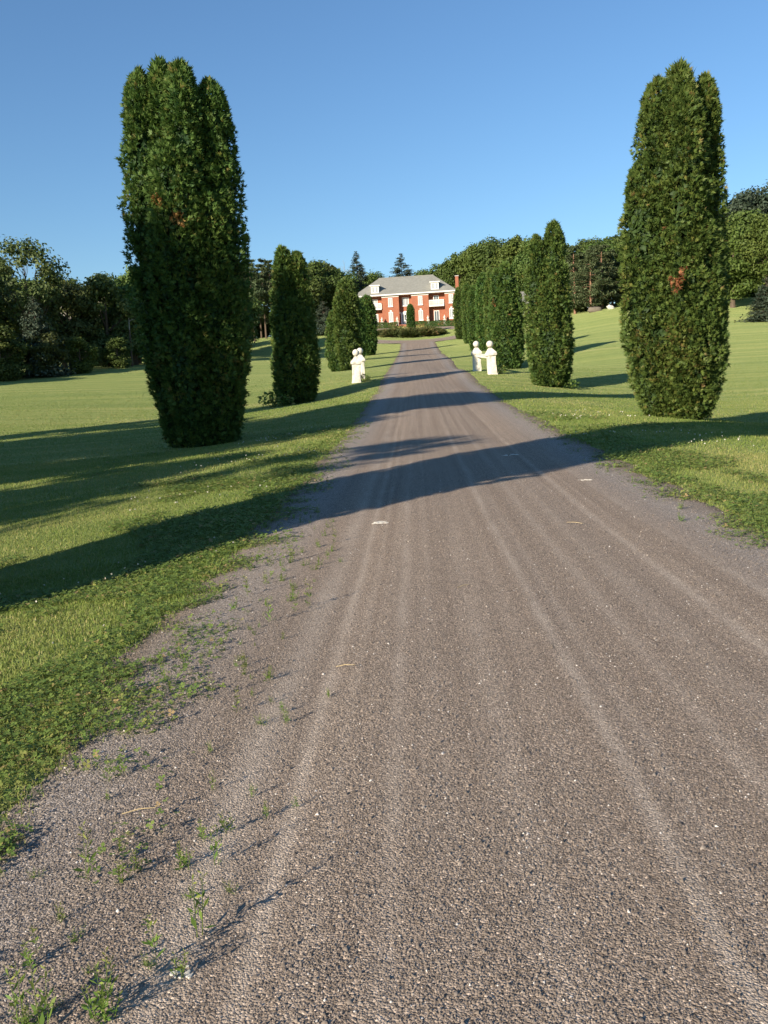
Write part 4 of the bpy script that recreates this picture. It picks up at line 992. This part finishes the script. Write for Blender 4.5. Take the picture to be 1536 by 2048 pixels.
x, y = scatter(5, 26, 5, rng); ok, d = on_grass(x, y, rng, .2); ok &= (fbm(x*.6, y*.6, 66) > .56) & (d > .1) & (d < 3.4); x, y = x[ok], y[ok]; n = len(x)
P = np.stack([x, y, ground(x, y) + rng.uniform(.05, .10, n)], 1); fl = []
for k in range(3): fl.append(leaf_quads(P, unit(rng.normal(size=(n, 3)) + np.array([0, -.4, .4])), .006 + .0005*y, rng, .9, rng.uniform(0, 1, n)))
M['clover_flower'] = leaf_mat('clover_flowers', [(0, (.62,.58,.46)), (1, (.78,.76,.66))], .1)
tag(link('clover_flowers', build_mesh('clover_flowers', *cat_mesh(fl)), M['clover_flower']), 'scattered white clover heads in the verge grass', 'flowers', kind='stuff')

# seedling weeds standing in the gravel
def weed_mesh(name, H, stems, seed):
    r = np.random.default_rng(seed); parts = []
    for k in range(stems):
        a = r.uniform(0, 6.28); b = r.uniform(0, .03); top = np.array([b*math.cos(a)*2, b*math.sin(a)*2, H*r.uniform(.6, 1)]); p0 = np.array([b*math.cos(a), b*math.sin(a), -.01])
        m = 14; f = np.sort(r.uniform(.05, 1, m)); c = p0 + (top-p0)*f[:, None]; an = np.arange(m)*2.4 + r.uniform(0, 6)
        D = unit(np.stack([np.cos(an), np.sin(an), r.uniform(.3, 1.1, m)], 1))
        parts.append(sprays(c, D, H*.26*(1.1-f*.7), r, 1, 0, .10, np.clip(.25 + .6*f + r.normal(0, .1, m), 0, 1), False))
        q = np.array([[-.0015,0,0],[.0015,0,0],[0,.0015,0]]); V = np.concatenate([p0+q, top+q*.4])
        parts.append((V, np.array([[0,1,4],[0,4,3],[1,2,5],[1,5,4],[2,0,3],[2,3,5]]), np.full(6, .6)))
    return build_mesh(name, *cat_mesh(parts))
wm = [weed_mesh('weed_a', .15, 3, 1), weed_mesh('weed_b', .11, 4, 2), weed_mesh('weed_c', .08, 6, 3), weed_mesh('weed_d', .19, 2, 4)]
rw = random.Random(77); cnt = 0
spots = []
while len(spots) < 150:
    y = 1.9 + 8.5*rw.random()**1.5; u = float(edge_left(np.array(y))) + rw.uniform(-.15, .62)*(1 if rw.random() < .8 else 1.3)
    spots.append((float(road_x(y)) + u, y))
for _ in range(12):
    y = rw.uniform(7.5, 14); spots.append((float(road_x(y)) + float(edge_right(np.array(y))) - rw.uniform(-.1, .35), y))
for x, y in spots:
    left = x < road_x(y)
    o = link('weed_seedling', wm[rw.randrange(4)], M['weed'], None, (x, y, gz(x, y)+.008), rw.uniform(0, 6.28), rw.uniform(.35, 1.0))
    tag(o, 'small upright weed growing in the loose gravel along the left edge' if left else 'small weed growing in the loose gravel along the right edge', 'weed', 'weeds in the left gravel edge' if left else 'weeds in the right gravel edge')
def leafy_plant(label, x, y, s, seed, mat='weed'):
    r = np.random.default_rng(seed); n = 130; a = r.uniform(0, 6.28, n); rr = np.sqrt(r.uniform(0, 1, n))*.5
    P = np.stack([np.cos(a)*rr, np.sin(a)*rr, r.uniform(.1, .6, n)*(1.1-rr)], 1)
    t = thing('leafy_weed', label, 'plant', (x, y, gz(x, y)), 0); t.scale = (s, s, s)
    link('leaves', build_mesh('leafy_weed_leaves', *leaf_quads(P, unit(r.normal(0, .5, (n, 3))+np.array([0,0,1])), .085*r.uniform(.6, 1.3, n), r, .6, r.uniform(0, 1, n))), M[mat], t)
    m = MB()
    for k in range(9): q = P[k*9]; m.tube([(0,0,-.05), tuple(q*.6), tuple(q)], [.012,.008,.004], 4)
    m.build('stems', M['weed'], t)
leafy_plant('broad-leaved weed at the left foot of the second left cedar', -5.3, 44.2, 1.5, 3, 'clover')
leafy_plant('second broad-leaved weed beside the foot of the second left cedar', -4.7, 43.8, 1.1, 4, 'clover')
leafy_plant('leafy weed at the right foot of the nearer right pillar', 7.25, 51.4, .9, 5, 'clover')
leafy_plant('leafy weed at the foot of the nearer left pillar', -.75, 51.2, .8, 6, 'clover')
leafy_plant('green sapling shoots at the foot of the second right cedar', 10.2, 46.0, .9, 7, 'light')

# ------------------------------------------------------------------ loose stones and small marks on the drive
def pebbles(y0, y1, dens, s0, s1, rng):
    x, y = scatter(y0, y1, dens, rng, .47, .25); u = x - road_x(y)
    ok = (u > edge_left(y) - .45) & (u < edge_right(y) + .45)
    track = sum(a*np.exp(-((u-c)/w)**2) for c, w, a in ((-1.38,.11,.9),(-1.16,.06,.9),(-.80,.06,.7),(.08,.06,.9),(.52,.06,.5),(1.16,.06,.8),(1.62,.07,.6)))
    ok &= (rng.uniform(size=len(x)) > track) & (rng.uniform(size=len(x)) < np.clip((15.5 - y)/5, 0, 1))
    x, y, u = x[ok], y[ok], u[ok]; n = len(x)
    s = rng.uniform(s0, s1, n)*np.where(rng.uniform(size=n) < .03, 1.9, 1)
    z = road_z(y) + offs(u, y) + rut(u) + .012
    octa = np.array([[1,0,0],[0,1,0],[-1,0,0],[0,-1,0],[0,0,1],[0,0,-1]], float)
    V = octa[None]*rng.uniform(.6, 1.25, (n, 6, 1)) + rng.normal(0, .22, (n, 6, 3))
    a = rng.uniform(0, 6.283, n); c, q = np.cos(a)[:, None], np.sin(a)[:, None]
    V = np.stack([V[..., 0]*c - V[..., 1]*q, V[..., 0]*q + V[..., 1]*c, V[..., 2]*.72], -1)*s[:, None, None] + np.stack([x, y, z + s*.18], 1)[:, None]
    V = V[:, :5]; V[:, :4, 2] = np.minimum(V[:, :4, 2], (z - s*.05)[:, None])      # the lower half is bedded in the drive
    f = np.array([[0,1,4],[1,2,4],[2,3,4],[3,0,4]])
    F = (np.arange(n)[:, None, None]*5 + f[None]).reshape(-1, 3)
    t = rng.beta(2, 2.6, n); t = np.where(rng.uniform(size=n) < .012, 1.0, t*.93)
    return V.reshape(-1, 3), F, np.repeat(t, 5)
PB = [pebbles(1.6, 3.0, 9600, .0024, .0052, rng), pebbles(3.0, 5.0, 4300, .003, .0058, rng), pebbles(5.0, 8.5, 1300, .004, .0065, rng), pebbles(8.5, 15, 300, .005, .008, rng)]
tag(link('loose_gravel', build_mesh('loose_gravel', *cat_mesh(PB)), M['pebble']), 'loose crushed stone lying on the near driveway', 'gravel', kind='stuff')
M['splash'] = plain('white_splash', (.62,.57,.48), .8, .1, 40, .3)
def splash(label, x, y, r, seed, asp=.6):
    g = random.Random(seed); m = MB(); n = 9
    u0 = x - float(road_x(y)); z = float(road_z(y) + offs(u0, y) + rut(u0)) + .0125
    for q in range(16):                                          # many small dried drops round a ragged ring
        a = g.uniform(0, 6.283); rr = r*g.uniform(.35, 1.0); cx, cy = rr*math.cos(a), rr*asp*math.sin(a); s = r*g.uniform(.12, .34)
        ring = [s*(1 + g.uniform(-.35, .35)) for _ in range(n)]; b = len(m.v)
        for sc, h in ((1, -.002), (.8, .0025 + q*.0001)): m.v += [(cx + ring[i]*sc*math.cos(6.283*i/n), cy + ring[i]*sc*asp*math.sin(6.283*i/n), h) for i in range(n)]
        m.f += [(b+i, b+(i+1) % n, b+n+(i+1) % n, b+n+i) for i in range(n)] + [tuple(b+n+i for i in range(n))]
    o = m.build('white_splash', M['splash'], None, loc=(x, y, z)); tag(o, label, 'stain')
splash('ragged white splash on the gravel near the bottom left of the drive', -.59, 2.1, .027, 2, 1.0)
splash('pale white smear in the middle of the driveway just before the dark shadow band', -.02, 9.4, .11, 3, .9)
splash('pale white smear on the right half of the driveway before the shadow band', 2.79, 11.9, .10, 4, .5)
splash('pale smear inside the dark shadow band across the driveway', 2.3, 15.6, .16, 5, .8)
M['straw'] = plain('dry_straw', (.55,.42,.22), .8, .15, 40, .2)
for i, (x, y, a, l, w) in enumerate(((-.25,4.5,.1,.05,'in the middle of the driveway left of centre'),(-.95,3.0,.3,.06,'on the left gravel near the weeds'),(-1.25,3.45,1.2,.05,'at the edge of the left weeds'),(.55,6.2,.7,.06,'right of the centre of the driveway'),(1.9,8.6,2.4,.09,'near the right edge of the driveway'))):
    z = float(road_z(y) + offs(x-float(road_x(y)), y)) + .02
    c, q = math.cos(a), math.sin(a)
    o = MB().tube([(-l*c,-l*q,0),(0,.004,.006),(l*c,l*q,.001)], [.0016,.0022,.0012], 5).build('straw', M['straw'], None, loc=(x, y, z)); tag(o, 'dry straw stalk lying ' + w, 'straw', 'straws on the driveway')
